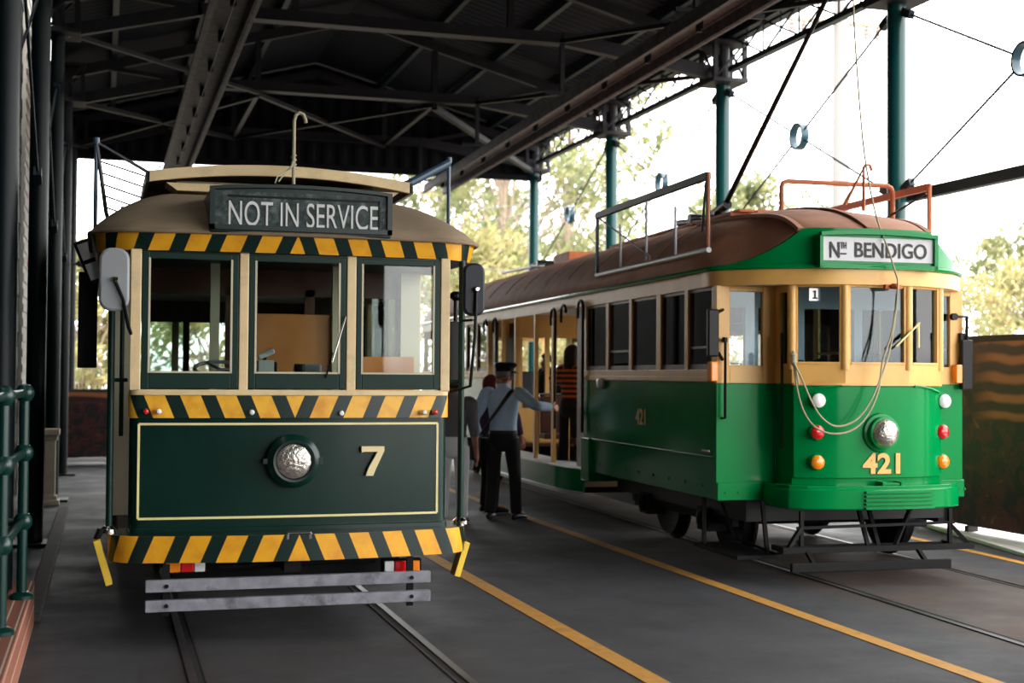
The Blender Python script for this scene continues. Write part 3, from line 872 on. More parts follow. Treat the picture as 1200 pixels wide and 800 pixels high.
# destination box
A, B = T7(246, 240, -.13), T7(460, 240, -.13)
bx0, bx1, bz0, bz1 = A.x, B.x, 2.445, 2.712
cx = (bx0+bx1)/2; hw = (bx1-bx0)/2
def archbox(x0, x1, z0, z1, rise, y0, y1):
    poly = [Vector((x0, y0, z0)), Vector((x1, y0, z0))]+[Vector((x1-(x1-x0)*i/14, y0, z1+rise*(1-(2*i/14-1)**2))) for i in range(15)]
    return MB().prism(poly, (0, y0, 0), (0, y1, 0))
db = obj('destination_box', archbox(bx0, bx1, bz0, bz1, .028, -.10, .5), 'sign_frame', T, bevel=.012)
obj('blind', MB().box(bx0+.03, bx1-.03, -.112, -.098, bz0+.05, bz1-.012), 'sign_board', db, smooth=0)
fr = MB()
for s in (0, 1):
    x = bx0 if s == 0 else bx1-.03
    fr.box(x, x+.03, -.13, -.095, bz0+.02, bz1+.005)
fr.box(bx0, bx1, -.13, -.095, bz0+.02, bz0+.05)
for i in range(14):
    u0, u1 = i/14, (i+1)/14
    fr.bar((bx0+(bx1-bx0)*u0, -.112, bz1+.002+.026*(1-(2*u0-1)**2)), (bx0+(bx1-bx0)*u1, -.112, bz1+.002+.026*(1-(2*u1-1)**2)), .035, .02)
obj('box_frame', fr, 'sign_frame', db, smooth=0)
fl = MB().box(bx0+.11, bx1-.075, -.118, -.11, bz1-.048, bz1-.036).box(bx1-.085, bx1-.076, -.118, -.11, bz0+.06, bz1-.04)
obj('blind_slot', fl, 'black_paint', db, smooth=0)
a, b = T7(268, 250, -.115), T7(443, 254, -.115)
text('blind_lettering', 'NOT IN SERVICE', .152, b.x-a.x, 'lettering_white', db, ((a.x+b.x)/2, -.116, 2.566), bold=.0)

# headlight, number, waist lamps
h = T7(344, 540, -.05)
hl = obj('headlight', MB().lathe([(.02, -.03), (.16, -.03), (.165, -.05), (.14, -.075), (.125, -.08), (.12, -.05), (.03, -.04)], (h.x, -.0, h.z), 'y', 36), 'tram_green', T)
obj('lens', MB().lathe([(.118, -.06), (.112, -.075), (.085, -.09), (.045, -.098), (.004, -.101)], (h.x, 0, h.z), 'y', 32), 'lens_clear', hl)
obj('lens_rim', MB().lathe([(.113, -.078), (.128, -.083), (.128, -.09), (.113, -.088), (.113, -.078)], (h.x, 0, h.z), 'y', 32), 'sign_frame', hl)
pieces('screw', MB().box(h.x+.158, h.x+.182, -.06, -.04, h.z-.02, h.z+.02).box(h.x-.185, h.x-.16, -.06, -.04, h.z-.015, h.z+.015), 'sign_frame', hl, smooth=0)
n = T7(437, 540, -.03)
x0, x1, z0, z1 = n.x-.072, n.x+.072, n.z-.092, n.z+.092
seven = [(x0, z1), (x1, z1), (x1, z1-.03), (x0+.095, z0+.05), (x0+.075, z0), (x0+.028, z0), (x0+.045, z0+.05), (x1-.042, z1-.034), (x0+.012, z1-.034), (x0, z1-.04)]
obj('fleet_number', MB().prism([Vector((x, -.002, z)) for x, z in seven], (0, 0, 0), (0, -.03, 0)), 'lettering_cream', T, smooth=0)
for i, (px, py, m) in enumerate(((171, 482, 'lens_red'), (186, 482, 'lens_white'), (295, 483, 'lens_white'), (400, 484, 'lens_white'), (497, 483, 'lens_white'), (510, 483, 'lens_red'))):
    q = T7(px, py, -.03)
    obj('marker_lamp', MB().lathe([(.017, -.005), (.017, -.04), (.012, -.048), (.002, -.05)], (q.x, -.0, q.z), 'y', 16), m, T)

# tail lamp clusters under the bumper
for (p0, p1, cols) in ((194, 241, ('lens_amber', 'lens_red', 'lens_white')), (450, 492, ('lens_white', 'lens_red', 'lens_amber'))):
    a, b = T7(p0, 664, -.10), T7(p1, 660, -.10)
    cl = obj('tail_lamp_cluster', MB().box(a.x-.01, b.x+.01, -.10, -.04, a.z-.042, a.z+.045), 'black_rubber', T, smooth=0, bevel=.006)
    w = (b.x-a.x)/3
    for i, m in enumerate(cols):
        wl = (1.15, 1.0, .85)[i] if p0 < 300 else (.85, 1.0, 1.15)[i]
        s0 = sum(((1.15, 1.0, .85) if p0 < 300 else (.85, 1.0, 1.15))[:i])
        obj('lamp_lens', MB().box(a.x+w*s0, a.x+w*(s0+wl)-.004, -.118, -.09, a.z-.034, a.z+.036), m, cl, smooth=0, bevel=.006)

# lifeguard: two timber bars on iron hangers
g0, g1 = T7(170, 690, -.22).x, T7(503, 680, -.22).x
for z0, z1 in ((.315, .385), (.20, .268)):
    obj('lifeguard_bar', MB().box(g0, g1, -.26, -.215, z0, z1), 'timber_grey', T, smooth=0, bevel=.005)
for x in (g0+.12, g1-.12):
    hb = MB().box(x-.02, x+.02, -.215, -.19, .17, .47)
    for z in (.235, .35): hb.lathe([(.012, -.27), (.012, -.255)], (x, 0, z), 'y', 10)
    obj('lifeguard_hanger', hb, 'iron', T, smooth=0)
obj('coupler', MB().box(-.08, .02, -.2, .3, .40, .48).tube([(-.45, -.05, .42), (.5, -.05, .44)], .02, 8), 'iron', T, smooth=0)
# folding step wings at both ends of the bumper
for s, (a, b) in ((-1, ((113, 632), (128, 684))), (1, ((545, 634), (533, 674)))):
    p, q = T7(*a, .05), T7(*b, .05)
    obj('step_wing', MB().bar((p.x, .05, p.z), (q.x, .05, q.z), .04, .12, up=(0, 1, 0)), 'yellow_paint', T, smooth=0, bevel=.004)
    obj('step_bracket', MB().tube([(p.x*.98, .06, p.z+.06), (p.x, .06, p.z)], .02, 8), 'iron', T)

# stanchions at the platform corners
for s in (-1, 1):
    x = 1.095*s
    obj('stanchion', MB().tube([(x, .12, .63), (x, .12, 2.34)], .021, 12), 'frame_green', T)
    obj('stanchion_foot', MB().lathe([(.05, .63), (.05, .65), (.028, .67)], (x, .12, 0), n=14), 'chrome', T)
    obj('grab_rail', MB().tube([(s*1.0, .14, 1.55), (x, .13, 1.55)], .012, 8).tube([(s*1.03, .35, 1.2), (s*1.03, .35, 2.0)], .014, 8), 'frame_green', T)

# driver mirrors
def mirror(cx, cz, w, h, y, m, arm, lab):
    n = 10; r = w*.42; poly = []
    for qx, qz, a0 in ((1, 1, 0), (-1, 1, PI/2), (-1, -1, PI), (1, -1, 3*PI/2)):
        poly += [Vector((cx+qx*(w/2-r)+r*math.cos(a0+PI/2*i/n), y, cz+qz*(h/2-r)+r*math.sin(a0+PI/2*i/n))) for i in range(n+1)]
    o = obj('mirror', MB().prism(poly, (0, 0, 0), (0, .05, 0)), m, T, bevel=.015, label=lab)
    obj('mirror_boss', MB().lathe([(.018, 0), (.018, -.03), (.01, -.04)], (cx+.01, y, cz+.0), 'y', 12), 'chrome', o)
    obj('mirror_arm', MB().tube(arm, .011, 8), 'black_paint', o)
a = T7(134, 327, -.10)
mirror(a.x, a.z, .175, .375, -.10, 'mirror_grey', [(a.x+.0, -.11, a.z), (a.x+.05, -.13, a.z-.12), (a.x+.085, -.05, a.z-.28), (a.x+.12, .06, a.z-.36)], 'light grey rounded mirror back')
a = T7(556, 339, -.05)
mirror(a.x, a.z, .145, .34, -.05, 'mirror_dark', [(a.x+.01, -.06, a.z), (a.x+.0, -.07, a.z-.3), (a.x-.01, -.0, a.z-.62), (a.x-.12, .1, a.z-.66)], 'dark grey rounded mirror back')
obj('mirror_stay', MB().tube([(a.x, -.02, a.z-.195), (1.095, .12, a.z-.195)], .008, 8), 'black_paint', T)
a = T7(534, 352, .3)
obj('hand_brake_lamp', MB().tube([(a.x, .3, a.z+.02), (a.x, .3, a.z-.14)], .014, 8).lathe([(.02, a.z), (.045, a.z+.02), (.045, a.z+.04), (.02, a.z+.06)], (a.x, .3, 0), n=12).box(a.x-.05, a.x+.05, .28, .36, a.z-.55, a.z-.14), 'black_paint', T)

# side lamp and side board beyond the left corner
a = T7(106, 308, 1.6)
sl = obj('side_lamp', MB().bar((a.x-.06, 1.6, a.z+.16), (a.x+.06, 1.6, a.z-.14), .13, .05, up=(0, 1, 0)), 'black_paint', T, smooth=0, bevel=.01)
for u in (.26, .72):
    p = Vector((a.x-.06, 1.57, a.z+.16)).lerp(Vector((a.x+.06, 1.57, a.z-.14)), u)
    obj('lamp_lens', MB().bar(p+Vector((-.022, 0, .055)), p+Vector((.022, 0, -.055)), .09, .01, up=(0, 1, 0)), 'lens_white', sl, smooth=0)
a = T7(104, 373, 1.9)
obj('side_board', MB().box(a.x-.075, a.x+.06, 1.9, 1.94, a.z-.36, a.z+.34).tube([(a.x+.06, 1.92, a.z+.3), (a.x+.14, 1.92, a.z+.36)], .02, 8), 'black_paint', T, smooth=0, bevel=.006)

# roof stays: a rod each side with wires across
for s, pt, pb in ((-1, (113, 163), (113, 262)), (1, (526, 186), (526, 254))):
    y = 1.3
    p, q = T7(*pt, y), T7(*pb, y)
    st = obj('roof_stay', MB().tube([(p.x, y, q.z-.1), (p.x, y, p.z)], .014, 8).lathe([(.022, p.z-.03), (.022, p.z+.01)], (p.x, y, 0), n=10), 'blue_steel', T)
    wr = MB().tube([(p.x, y, p.z-.02), (p.x-s*.5, y+.1, p.z-.28)], .012, 6)
    obj('stay_wire', wr, 'wire', st)
    if s > 0:
        obj('stay_tube', MB().tube([(p.x, y, p.z-.03), (p.x-.42, y-.1, p.z-.27)], .03, 10), 'blue_steel', st)
    else:
        mb = MB()
        pts = [Vector((p.x+.02, y, p.z-.1-.1*i)) for i in range(5)]
        mb.tube([Vector((p.x, y, p.z-.03)), Vector((p.x+.035, y, p.z-.25)), Vector((p.x+.07, y, p.z-.5)), Vector((p.x+.12, y, p.z-.68))], .016, 6)
        for k in range(5): mb.tube([(p.x+.02+.014*k, y, p.z-.15-.08*k), (p.x+.42, y+.05, p.z-.26-.08*k)], .006, 5)
        obj('stay_cord', mb, 'wire', st)

# trolley pole hook with a tied rope on the canopy
p, q = T7(346, 138, .55), T7(344, 207, .55)
hk = MB().tube([(q.x, .55, q.z-.05), (q.x, .55, p.z-.02), (q.x+.012, .55, p.z+.02), (q.x+.035, .55, p.z+.035), (q.x+.06, .55, p.z+.025), (q.x+.075, .55, p.z-.01), (q.x+.078, .55, p.z-.03)], .012, 10)
ho = obj('pole_hook', hk, 'rope', T)
rp = MB(); zr = q.z+.08
rp.tube([(q.x+.015*math.cos(a), .55+.015*math.sin(a), zr-.03+.004*i) for i, a in enumerate([k*.8 for k in range(24)])], .006, 6)
rp.tube([(q.x, .54, zr), (q.x-.06, .50, zr-.06), (q.x-.11, .46, zr-.13)], .006, 6).tube([(q.x, .54, zr+.03), (q.x-.03, .5, zr-.04), (q.x-.12, .44, zr-.10), (q.x-.14, .4, zr-.15)], .005, 6)
obj('tie_rope', rp, 'rope', ho)

# saloon body behind the platform: sides with windows, bulkheads, seats, rear dash
YB, YE = 1.35, 6.75
for s in (-1, 1):
    x = 1.06*s
    obj('side_panel', MB().box(x-.02, x+.02, YB, YE, .45, 1.42), 'tram_green', T, smooth=0)
    pm = MB()
    for i in range(7):
        y = YB+(YE-YB)*i/6; pm.box(x-.03, x+.03, y-.05, y+.05, 1.42, 2.4)
    pm.box(x-.03, x+.03, YB, YE, 2.2, 2.4)
    pieces('side_pillar', pm, 'cream', T, smooth=0)
    obj('side_glass', MB().box(x-.003, x+.003, YB, YE, 1.42, 2.2), 'window_glass', T, smooth=0)
    bm_ = MB().box(x-.02-.5*(s > 0), x+.02+.5*(s < 0), YB+.3, YE-.3, .95, 1.03).box(x-.06*(s>0), x+.06*(s<0), YB+.3, YE-.3, 1.03, 1.45)
    obj('bench_seat', bm_, 'dark_wood', T, smooth=0, bevel=.01)
def bulkhead(y, name):
    # timber bulkhead: framed panels with windows either side of a doorway
    f = MB(); X = 1.04; d = .28
    f.box(-X, -.96, y, y+.05, .6, 2.4).box(.96, X, y, y+.05, .6, 2.4).box(-X, X, y, y+.05, 2.15, 2.75)
    for s in (-1, 1):
        f.box(s*.62-.34, s*.62+.34, y, y+.05, .6, 1.58)
        f.box(s*d-.035, s*d+.035, y, y+.05, .6, 2.2)
    b = obj('bulkhead', f, 'dark_wood', T, smooth=0)
    gm = MB()
    for s in (-1, 1): gm.box(s*.63-.31, s*.63+.31, y+.02, y+.026, 1.58, 2.15)
    obj('bulkhead_glass', gm, 'window_glass', b, smooth=0)
    return b
pieces('corner_pillar', MB().box(-1.07, -.93, 1.25, 1.34, .62, 2.4).box(.93, 1.07, 1.25, 1.34, .62, 2.4), 'interior_cream', T, smooth=0)
b1 = bulkhead(YB, 'front'); bulkhead(YE, 'rear')
p, q = T7(302, 367, .9), T7(384, 440, .9)
obj('cab_partition', MB().box(p.x-.02, q.x+.05, .9, .94, 1.0, p.z).box(p.x-.02, q.x+.05, .9, .94, .6, 1.0), 'varnished_wood', T, smooth=0, bevel=.006)
pieces('cab_post', MB().box(q.x+.02, q.x+.07, .84, .9, .6, 2.4).box(T7(246, 400, .9).x, T7(246, 400, .9).x+.06, .88, .94, .6, 2.4), 'interior_cream', T, smooth=0)
obj('cab_partition', MB().box(.52, .98, 1.0, 1.04, .6, 1.72), 'varnished_wood', T, smooth=0, bevel=.006)
# controller, brake wheel and dials on the platform
a = T7(322, 452, .45)
ct = obj('controller', MB().lathe([(.13, .62), (.13, 1.48), (.11, 1.54), (.05, 1.57)], (a.x, .45, 0), n=20), 'sign_frame', T)
obj('controller_handle', MB().tube([(a.x, .45, 1.57), (a.x, .45, 1.66), (a.x-.07, .42, 1.67), (a.x-.07, .42, 1.72)], .016, 8).lathe([(.035, 1.6), (.035, 1.66)], (a.x+.16, .45, 0), n=12), 'black_paint', ct)
a = T7(359, 436, .5)
obj('equipment_box', MB().box(a.x-.075, a.x+.095, .45, .6, 1.45, 1.66), 'mirror_grey', T, smooth=0, bevel=.015)
a = T7(312, 430, .3)
obj('ticket_machine', MB().box(a.x-.055, a.x+.045, .25, .38, 1.55, 1.68).tube([(a.x-.05, .3, 1.70), (a.x+.05, .3, 1.74)], .02, 8), 'lens_white', T, smooth=0, bevel=.01)
a = T7(258, 436, .4)
wm = MB(); wm.tube([(a.x+.16*math.cos(k*PI/12), .4+.12*math.sin(k*PI/12), 1.62+.05*math.sin(k*PI/12)) for k in range(25)], .013, 8)
wm.tube([(a.x, .4, .62), (a.x, .4, 1.62)], .02, 10)
for k in range(3): wm.tube([(a.x, .4, 1.62), (a.x+.16*math.cos(k*2.1), .4+.12*math.sin(k*2.1), 1.62+.05*math.sin(k*2.1))], .01, 6)
obj('brake_wheel', wm, 'mirror_grey', T)
# rear end
obj('rear_dash', MB().box(-.98, .98, 7.9, 7.94, .6, 1.45), 'tram_green', T, smooth=0)
rf = MB()
for x in (-.97, -.34, .34, .97): rf.box(x-.04, x+.04, 7.88, 7.94, 1.45, 2.36)
rf.box(-1.0, 1.0, 7.88, 7.94, 2.3, 2.45)
pieces('rear_pillar', rf, 'cream', T, smooth=0)
obj('ceiling_lining', MB().box(-1.1, 1.1, .1, 7.9, 2.38, 2.40), 'interior_cream', T, smooth=0)

# truck: wheels, axles and side frames
tk = obj('truck_frame', MB().box(-.86, -.8, 2.0, 5.6, .3, .52).box(.88, .94, 2.0, 5.6, .3, .52).box(-.86, .94, 2.2, 2.3, .3, .45).box(-.86, .94, 5.2, 5.3, .3, .45), 'iron', T, smooth=0)
for y in (2.7, 4.9):
    for x in (-.68, .745):
        obj('wheel', MB().lathe([(.02, -.06), (.36, -.06), (.40, -.05), (.40, -.02), (.36, -.01), (.355, .06), (.3, .05), (.1, .03), (.06, .06)], (x, y, .415), 'x', 28), 'iron', tk)
    obj('axle', MB().tube([(-.7, y, .415), (.76, y, .415)], .06, 12), 'iron', tk)
pieces('undercarriage', MB().box(-.7, .75, .4, 1.6, .28, .5).box(-.5, .5, 3.2, 4.5, .22, .5), 'black_paint', T, smooth=0)
# ================================================================== BRIGHT GREEN TRAM, number 421
O4 = Vector((5.9, 9.58, 0)); RZ4 = R(-2.3)
M4 = Matrix.Translation(O4) @ Matrix.Rotation(RZ4, 4, 'Z'); I4 = M4.inverted()
def _l4(px, py):
    o = I4 @ Vector((0, 0, CAM_H)); d = I4.to_3x3() @ ray(px, py); return o, d
def LF(px, py, y):
    o, d = _l4(px, py); return o+d*((y-o.y)/d.y)
def LS(px, py, x=-1.18):
    o, d = _l4(px, py); return o+d*((x-o.x)/d.x)
bt = empty('tram', O4, 'bright green and cream tram number 421 with a North Bendigo destination blind', 'tram', None, RZ4)
T = bt
HW = 1.18; HR = 1.06; NW = .66; YN = .16; YW = .46          # half width, nose half width, nose corner, front wall
ZW = 1.545; ZB = .62; ZH = 2.335; ZF = 2.47      # waist, body bottom, window head, fascia top
nose = [(-NW+(NW-.28)*i/4, YN*(1-i/4)**1.5) for i in range(5)]+[(.28+(NW-.28)*i/4, YN*(i/4)**1.5) for i in range(5)]
facet = [(-NW, YN), (-.28, .0), (.28, .0), (NW, YN)]

def HX(s): return -HW if s < 0 else HR
# dash
dl = [(-NW, YW)]+nose+[(NW, YW)]
obj('dash_panel', MB().wall(dl, .60, ZW, .03), 'bright_green', T)
pl = [(-NW+.005, YN+.03)]+[(x, y-.022) for x, y in nose]+[(NW-.005, YN+.03)]
obj('dash_plate', MB().wall(pl, .80, ZW-.015, .025), 'bright_green', T, bevel=.012)
obj('dash_cap', MB().wall([(x, y-.03) for x, y in dl], ZW-.012, ZW+.006, .03), 'cream_warm', T)
for s in (-1, 1):
    mb = MB(); q = [(s*(.62-.30*i/8), YN*((.62-.30*i/8-.28)/(NW-.28))**1.5 if .62-.30*i/8 > .28 else 0) for i in range(9)]
    mb.tube([(x, y-.03, ZW-.015-.05*(1-i/8)**2) for i, (x, y) in enumerate(q)], .009, 8)
    obj('dash_moulding', mb, 'bright_green', T)
# cream band below the windows and three windows
nb = [(-NW-.004, YW)]+[(-NW-.004, YN-.004), (-.28, -.006), (.28, -.006), (NW+.004, YN-.004)]+[(NW+.004, YW)]
obj('waist_band', MB().wall(nb, ZW, 1.705, .04), 'cream_warm', T, smooth=0, bevel=.004)
wins4 = [(0, 1), (1, 2), (2, 3)]
for i, j in wins4:
    a = Vector((*facet[i], 0)); b = Vector((*facet[j], 0)); d = (b-a).normalized(); n = Vector((d.y, -d.x, 0)); L = (b-a).length
    def fp(u, v, z): 
        p = a+d*u+n*v; return Vector((p.x, p.y, z))
    def fbox(mb, u0, u1, v0, v1, z0, z1):
        return mb.add([fp(u0,v0,z0),fp(u1,v0,z0),fp(u1,v1,z0),fp(u0,v1,z0),fp(u0,v0,z1),fp(u1,v0,z1),fp(u1,v1,z1),fp(u0,v1,z1)],
                      [(0,3,2,1),(4,5,6,7),(0,1,5,4),(1,2,6,5),(2,3,7,6),(3,0,4,7)])
    f = MB()
    fbox(f, .0, .045, -.05, .008, 1.70, ZH); fbox(f, L-.045, L, -.05, .008, 1.70, ZH)
    fbox(f, .045, L-.045, -.05, .004, 2.315, ZH); fbox(f, .045, L-.045, -.05, .012, 1.70, 1.72)
    wf = obj('window_frame', f, 'cream_warm', T, smooth=0, bevel=.004)
    g = MB(); fbox(g, .045, L-.045, -.026, -.02, 1.72, 2.315)
    obj('pane', g, 'window_glass_421', wf, smooth=0)
for k, (x, y) in enumerate(facet):
    obj('corner_post', MB().lathe([(.036, 1.66), (.036, ZH)], (x*.995, y+.012, 0), n=12), 'cream_warm', T, smooth=1.2)
# number one plate inside the left window
q = LF(955, 345, .1)
pl1 = obj('route_plate', MB().box(q.x-.05, q.x+.05, .1, .104, q.z-.05, q.z+.05), 'lens_white', T, smooth=0)
obj('route_number', MB().box(q.x-.007, q.x+.007, .094, .1, q.z-.032, q.z+.032).box(q.x-.02, q.x+.02, .094, .1, q.z-.034, q.z-.024).box(q.x-.018, q.x-.005, .094, .1, q.z+.018, q.z+.028), 'lettering_black', pl1, smooth=0)

# front walls beside the nose, nose sides
for s in (-1, 1):
    x0, x1 = (-HW, -NW) if s < 0 else (NW, HR)
    obj('front_wall', MB().box(x0, x1, YW, YW+.05, .74, ZW), 'bright_green', T, smooth=0, bevel=.006)
    obj('front_skirt', MB().box(x0, x1, YW-.03, YW+.05, .60, .745), 'bright_green', T, smooth=0, bevel=.008)
    rv = MB()
    for k in range(4): rv.lathe([(.012, -.012), (.008, -.016)], (x0+.07+.11*k, YW-.02, .665), 'y', 8)
    obj('rivet', rv, 'bright_green', T)
    qa, qb = (LF(855, 400, YW).x, LF(894, 400, YW).x) if s < 0 else (x0+.12, x1-.12)
    zt, zb = 2.29, 1.69
    fw = MB().box(x0, qa, YW-.004, YW+.05, ZW, ZH).box(qb, x1, YW-.004, YW+.05, ZW, ZH).box(qa, qb, YW-.004, YW+.05, ZW, zb).box(qa, qb, YW-.004, YW+.05, zt, ZH)
    o = obj('wall_window', fw, 'cream_warm', T, smooth=0, bevel=.004)
    obj('pane', MB().box(qa, qb, YW+.02, YW+.026, zb, zt), 'window_glass_421', o, smooth=0)
    xx = s*NW
    ns = MB().box(min(xx, xx-s*.04), max(xx, xx-s*.04), YN, YN+.06, ZW, ZH).box(min(xx, xx-s*.04), max(xx, xx-s*.04), YW-.07, YW, ZW, ZH)
    ns.box(min(xx, xx-s*.04), max(xx, xx-s*.04), YN, YW, ZW, 1.69).box(min(xx, xx-s*.04), max(xx, xx-s*.04), YN, YW, 2.28, ZH)
    o = obj('nose_side', ns, 'cream_warm', T, smooth=0, bevel=.004)
    obj('pane', MB().box(xx-s*.026, xx-s*.02, YN+.06, YW-.07, 1.69, 2.28) if s > 0 else MB().box(xx+.02, xx+.026, YN+.06, YW-.07, 1.69, 2.28), 'window_glass_421', o, smooth=0)

# bumper with louvre grille
bp4 = [(-.79, YW-.04), (-.785, .14), (-.75, .03), (-.64, -.06), (-.42, -.125), (-.2, -.16), (0, -.17)]
bp4 = bp4+[(-x, y) for x, y in reversed(bp4[:-1])]
bz0, bz1 = .565, .725
obj('bumper', MB().wall(bp4, bz0, bz1, .05), 'bright_green', T, bevel=.012)
obj('bumper_ledge', MB().prism([Vector((x*.985, y+.012, .72)) for x, y in bp4], (0, 0, 0), (0, 0, .03)), 'bright_green', T, smooth=0, bevel=.004)
a, b = LF(1014, 585, -.17).x, LF(1097, 585, -.17).x
gr = MB()
def yb4(x):
    x = abs(x)
    P = [(p[0], p[1]) for p in bp4 if p[0] >= -1e-6]
    for (xa, ya), (xb, yb_) in zip(P, P[1:]):
        if xa <= x <= xb: return ya+(yb_-ya)*(x-xa)/(xb-xa)
    return 0
for k in range(5):
    z = bz0+.006+k*.031
    gr.wall([(a+(b-a)*i/10, yb4(a+(b-a)*i/10)-.028) for i in range(11)], z, z+.017, .04)
obj('bumper_grille', gr, 'bright_green', T, smooth=0)
obj('coupler_latch', MB().box(-.02, .15, -.13, -.03, .75, .77).box(-.03, .0, -.14, -.02, .745, .78).box(.13, .16, -.14, -.02, .745, .78), 'bright_green', T, smooth=0, bevel=.004)

# lamps, headlight, fleet number
def ynose(x):
    x = abs(x); return 0 if x < .28 else YN*((min(x, NW)-.28)/(NW-.28))**1.5
for px, py, m in ((955, 469, 'lens_white'), (954, 506, 'lens_red'), (954, 541, 'lens_amber'), (1109, 470, 'lens_white'), (1107, 506, 'lens_red'), (1107, 541, 'lens_amber')):
    q = LF(px, py, .09); y = ynose(q.x)-.022
    lp = obj('signal_lamp', MB().lathe([(.064, .03), (.064, -.012), (.058, -.02)], (q.x, y, q.z), 'y', 22), 'bright_green', T)
    obj('lamp_lens', MB().lathe([(.057, -.015), (.055, -.032), (.04, -.046), (.015, -.052), (.002, -.053)], (q.x, y, q.z), 'y', 22), m, lp)
q = LF(1035, 507, -.05)
hl = obj('headlight', MB().lathe([(.16, -.02), (.15, -.045), (.128, -.05), (.128, -.10), (.116, -.105)], (q.x-.01, 0, q.z), 'y', 36), 'bright_green', T)
obj('lens', MB().lathe([(.115, -.09), (.11, -.115), (.09, -.14), (.06, -.158), (.03, -.166), (.002, -.168)], (q.x-.01, 0, q.z), 'y', 32), 'lens_clear', hl)
a, b = LF(1011, 543, -.03), LF(1055, 543, -.03)
text('fleet_number', '421', .165, b.x-a.x, 'lettering_gold', T, ((a.x+b.x)/2, -.028, a.z), bold=.035, depth=.008)
text('fleet_number_shadow', '421', .165, b.x-a.x, 'lettering_black', T, ((a.x+b.x)/2+.01, -.024, a.z-.008), bold=.035, depth=.004)

# fascia above the windows: one sweeping curve
fc = [(-HW-.01, .75), (-HW+.0, .52), (-1.06, .36), (-.88, .20), (-.62, .06), (-.35, -.03), (0, -.06)]
def smooth_path(pts, n=6):
    P = [Vector((*p, 0)) for p in pts]; out = []
    for i in range(len(P)-1):
        p0 = P[max(i-1, 0)]; p1 = P[i]; p2 = P[i+1]; p3 = P[min(i+2, len(P)-1)]
        for k in range(n):
            t = k/n
            q = .5*((2*p1)+(p2-p0)*t+(2*p0-5*p1+4*p2-p3)*t*t+(3*p1-p0-3*p2+p3)*t**3); out.append((q.x, q.y))
    return out+[pts[-1]]
fc = smooth_path(fc+[(-x*HR/HW, y) for x, y in reversed(fc[:-1])])
obj('fascia', MB().wall(fc, ZH-.005, ZF, .05), 'cream_warm', T, bevel=.004)
obj('fascia_soffit', MB().prism([Vector((x*.985, y+.012, ZH)) for x, y in fc], (0, 0, 0), (0, 0, .01)), 'interior_grey', T, smooth=0)
obj('drip_rail', MB().tube([(x, y-.012, ZF+.005) for x, y in [(-HW-.012, 13.3), (-HW-.012, 6)]+fc+[(HR+.012, 6), (HR+.012, 13.3)]], .022, 8), 'bright_green', T)

# side letter boards, side panels
YD = LS(684, 440).y; YE4 = YD+4.4; YR = 13.4
for s in (-1, 1):
    x = HX(s)
    def sb(name, y0, y1, z0, z1, m, t=.04, off=0., bev=.004):
        x0, x1 = sorted((x+s*off, x+s*off-s*t)); return obj(name, MB().box(x0, x1, y0, y1, z0, z1), m, T, smooth=0, bevel=bev)
    sb('letter_board', .70, YR, ZH-.005, ZF, 'cream_warm')
    for y0, y1 in ((YW+.05, YD), (YE4, YR)):
        sb('side_panel', y0, y1, .93, 1.555, 'bright_green')
        sb('side_skirt', y0, y1, .60, .935, 'bright_green', off=-.012)
        sb('belt_rail', y0, y1, .925, .95, 'bright_green', off=.008)
        sb('waist_rail', y0, y1, 1.555, 1.60, 'cream_warm', off=.012)
        sb('window_sill', y0, y1, 1.60, 1.655, 'cream_warm', off=.0)
        rv = MB()
        for k in range(8):
            yy = y0+.25+(y1-y0-.4)*k/8; rv.lathe([(.014, s*.004), (.009, s*.012)], (x-s*.012, yy, .70), 'x', 8)
        obj('rivet', rv, 'bright_green', T)
# side windows of the front and rear saloons
wpx = [(806, 838), (774, 802), (740, 769), (713, 737), (687, 710)]
wy = [(LS(b, 400).y, LS(a, 400).y) for a, b in wpx]
wy[0] = (max(wy[0][0], .56), wy[0][1])
rear = [(YE4+.08+i*.68, YE4+.08+i*.68+.6) for i in range(5)]
gframe = 'cream_warm'
for s in (-1, 1):
    x = HX(s)
    for lst, ya, yb in ((wy if s < 0 else [(.62+.62*i, .62+.62*i+.56) for i in range(5)], YW+.05, YD), (rear, YE4, YE4+3.6)):
        edges = [ya]+[e for w in lst for e in w]+[yb]
        pm = MB()
        for k in range(0, len(edges), 2):
            if edges[k+1] > edges[k]+.002: pm.box(min(x, x-s*.05), max(x, x-s*.05), edges[k], edges[k+1], 1.655, ZH)
        pieces('window_post', pm, 'cream_warm', T, smooth=0)
        for k, (y0, y1) in enumerate(lst):
            sx0, sx1 = sorted((x-s*.015, x-s*.04)); t = .022
            f = MB().box(sx0, sx1, y0, y0+t, 1.655, ZH).box(sx0, sx1, y1-t, y1, 1.655, ZH).box(sx0, sx1, y0, y1, 1.655, 1.70).box(sx0, sx1, y0, y1, ZH-.03, ZH)
            if k in (0, 3): f.box(sx0, sx1, y0, y1, 1.83, 1.85)
            o = obj('side_window', f, 'dark_wood' if s < 0 else 'cream_warm', T, smooth=0)
            obj('pane', MB().box(x-s*.03-.002, x-s*.03+.002, y0+t, y1-t, 1.70, ZH-.03), 'window_glass_421', o, smooth=0)
# fleet number low on the side
q = LS(751, 488)
text('side_number', '421', .15, .27, 'lettering_gold', T, (-HW-.004, q.y, q.z), rot=(PI/2, 0, -PI/2), bold=.02)
obj('lifting_bracket', MB().box(-HW-.03, -HW, LS(835, 520).y-.0, LS(826, 520).y, .985, 1.0), 'chrome', T, smooth=0)
# white lamp on the side sill near the doorway
q = LS(707, 449)
obj('side_lamp', MB().lathe([(.05, -.0), (.06, -.03), (.045, -.06), (.01, -.07)], (-HW, q.y, q.z), 'x', 16), 'lens_white', T)

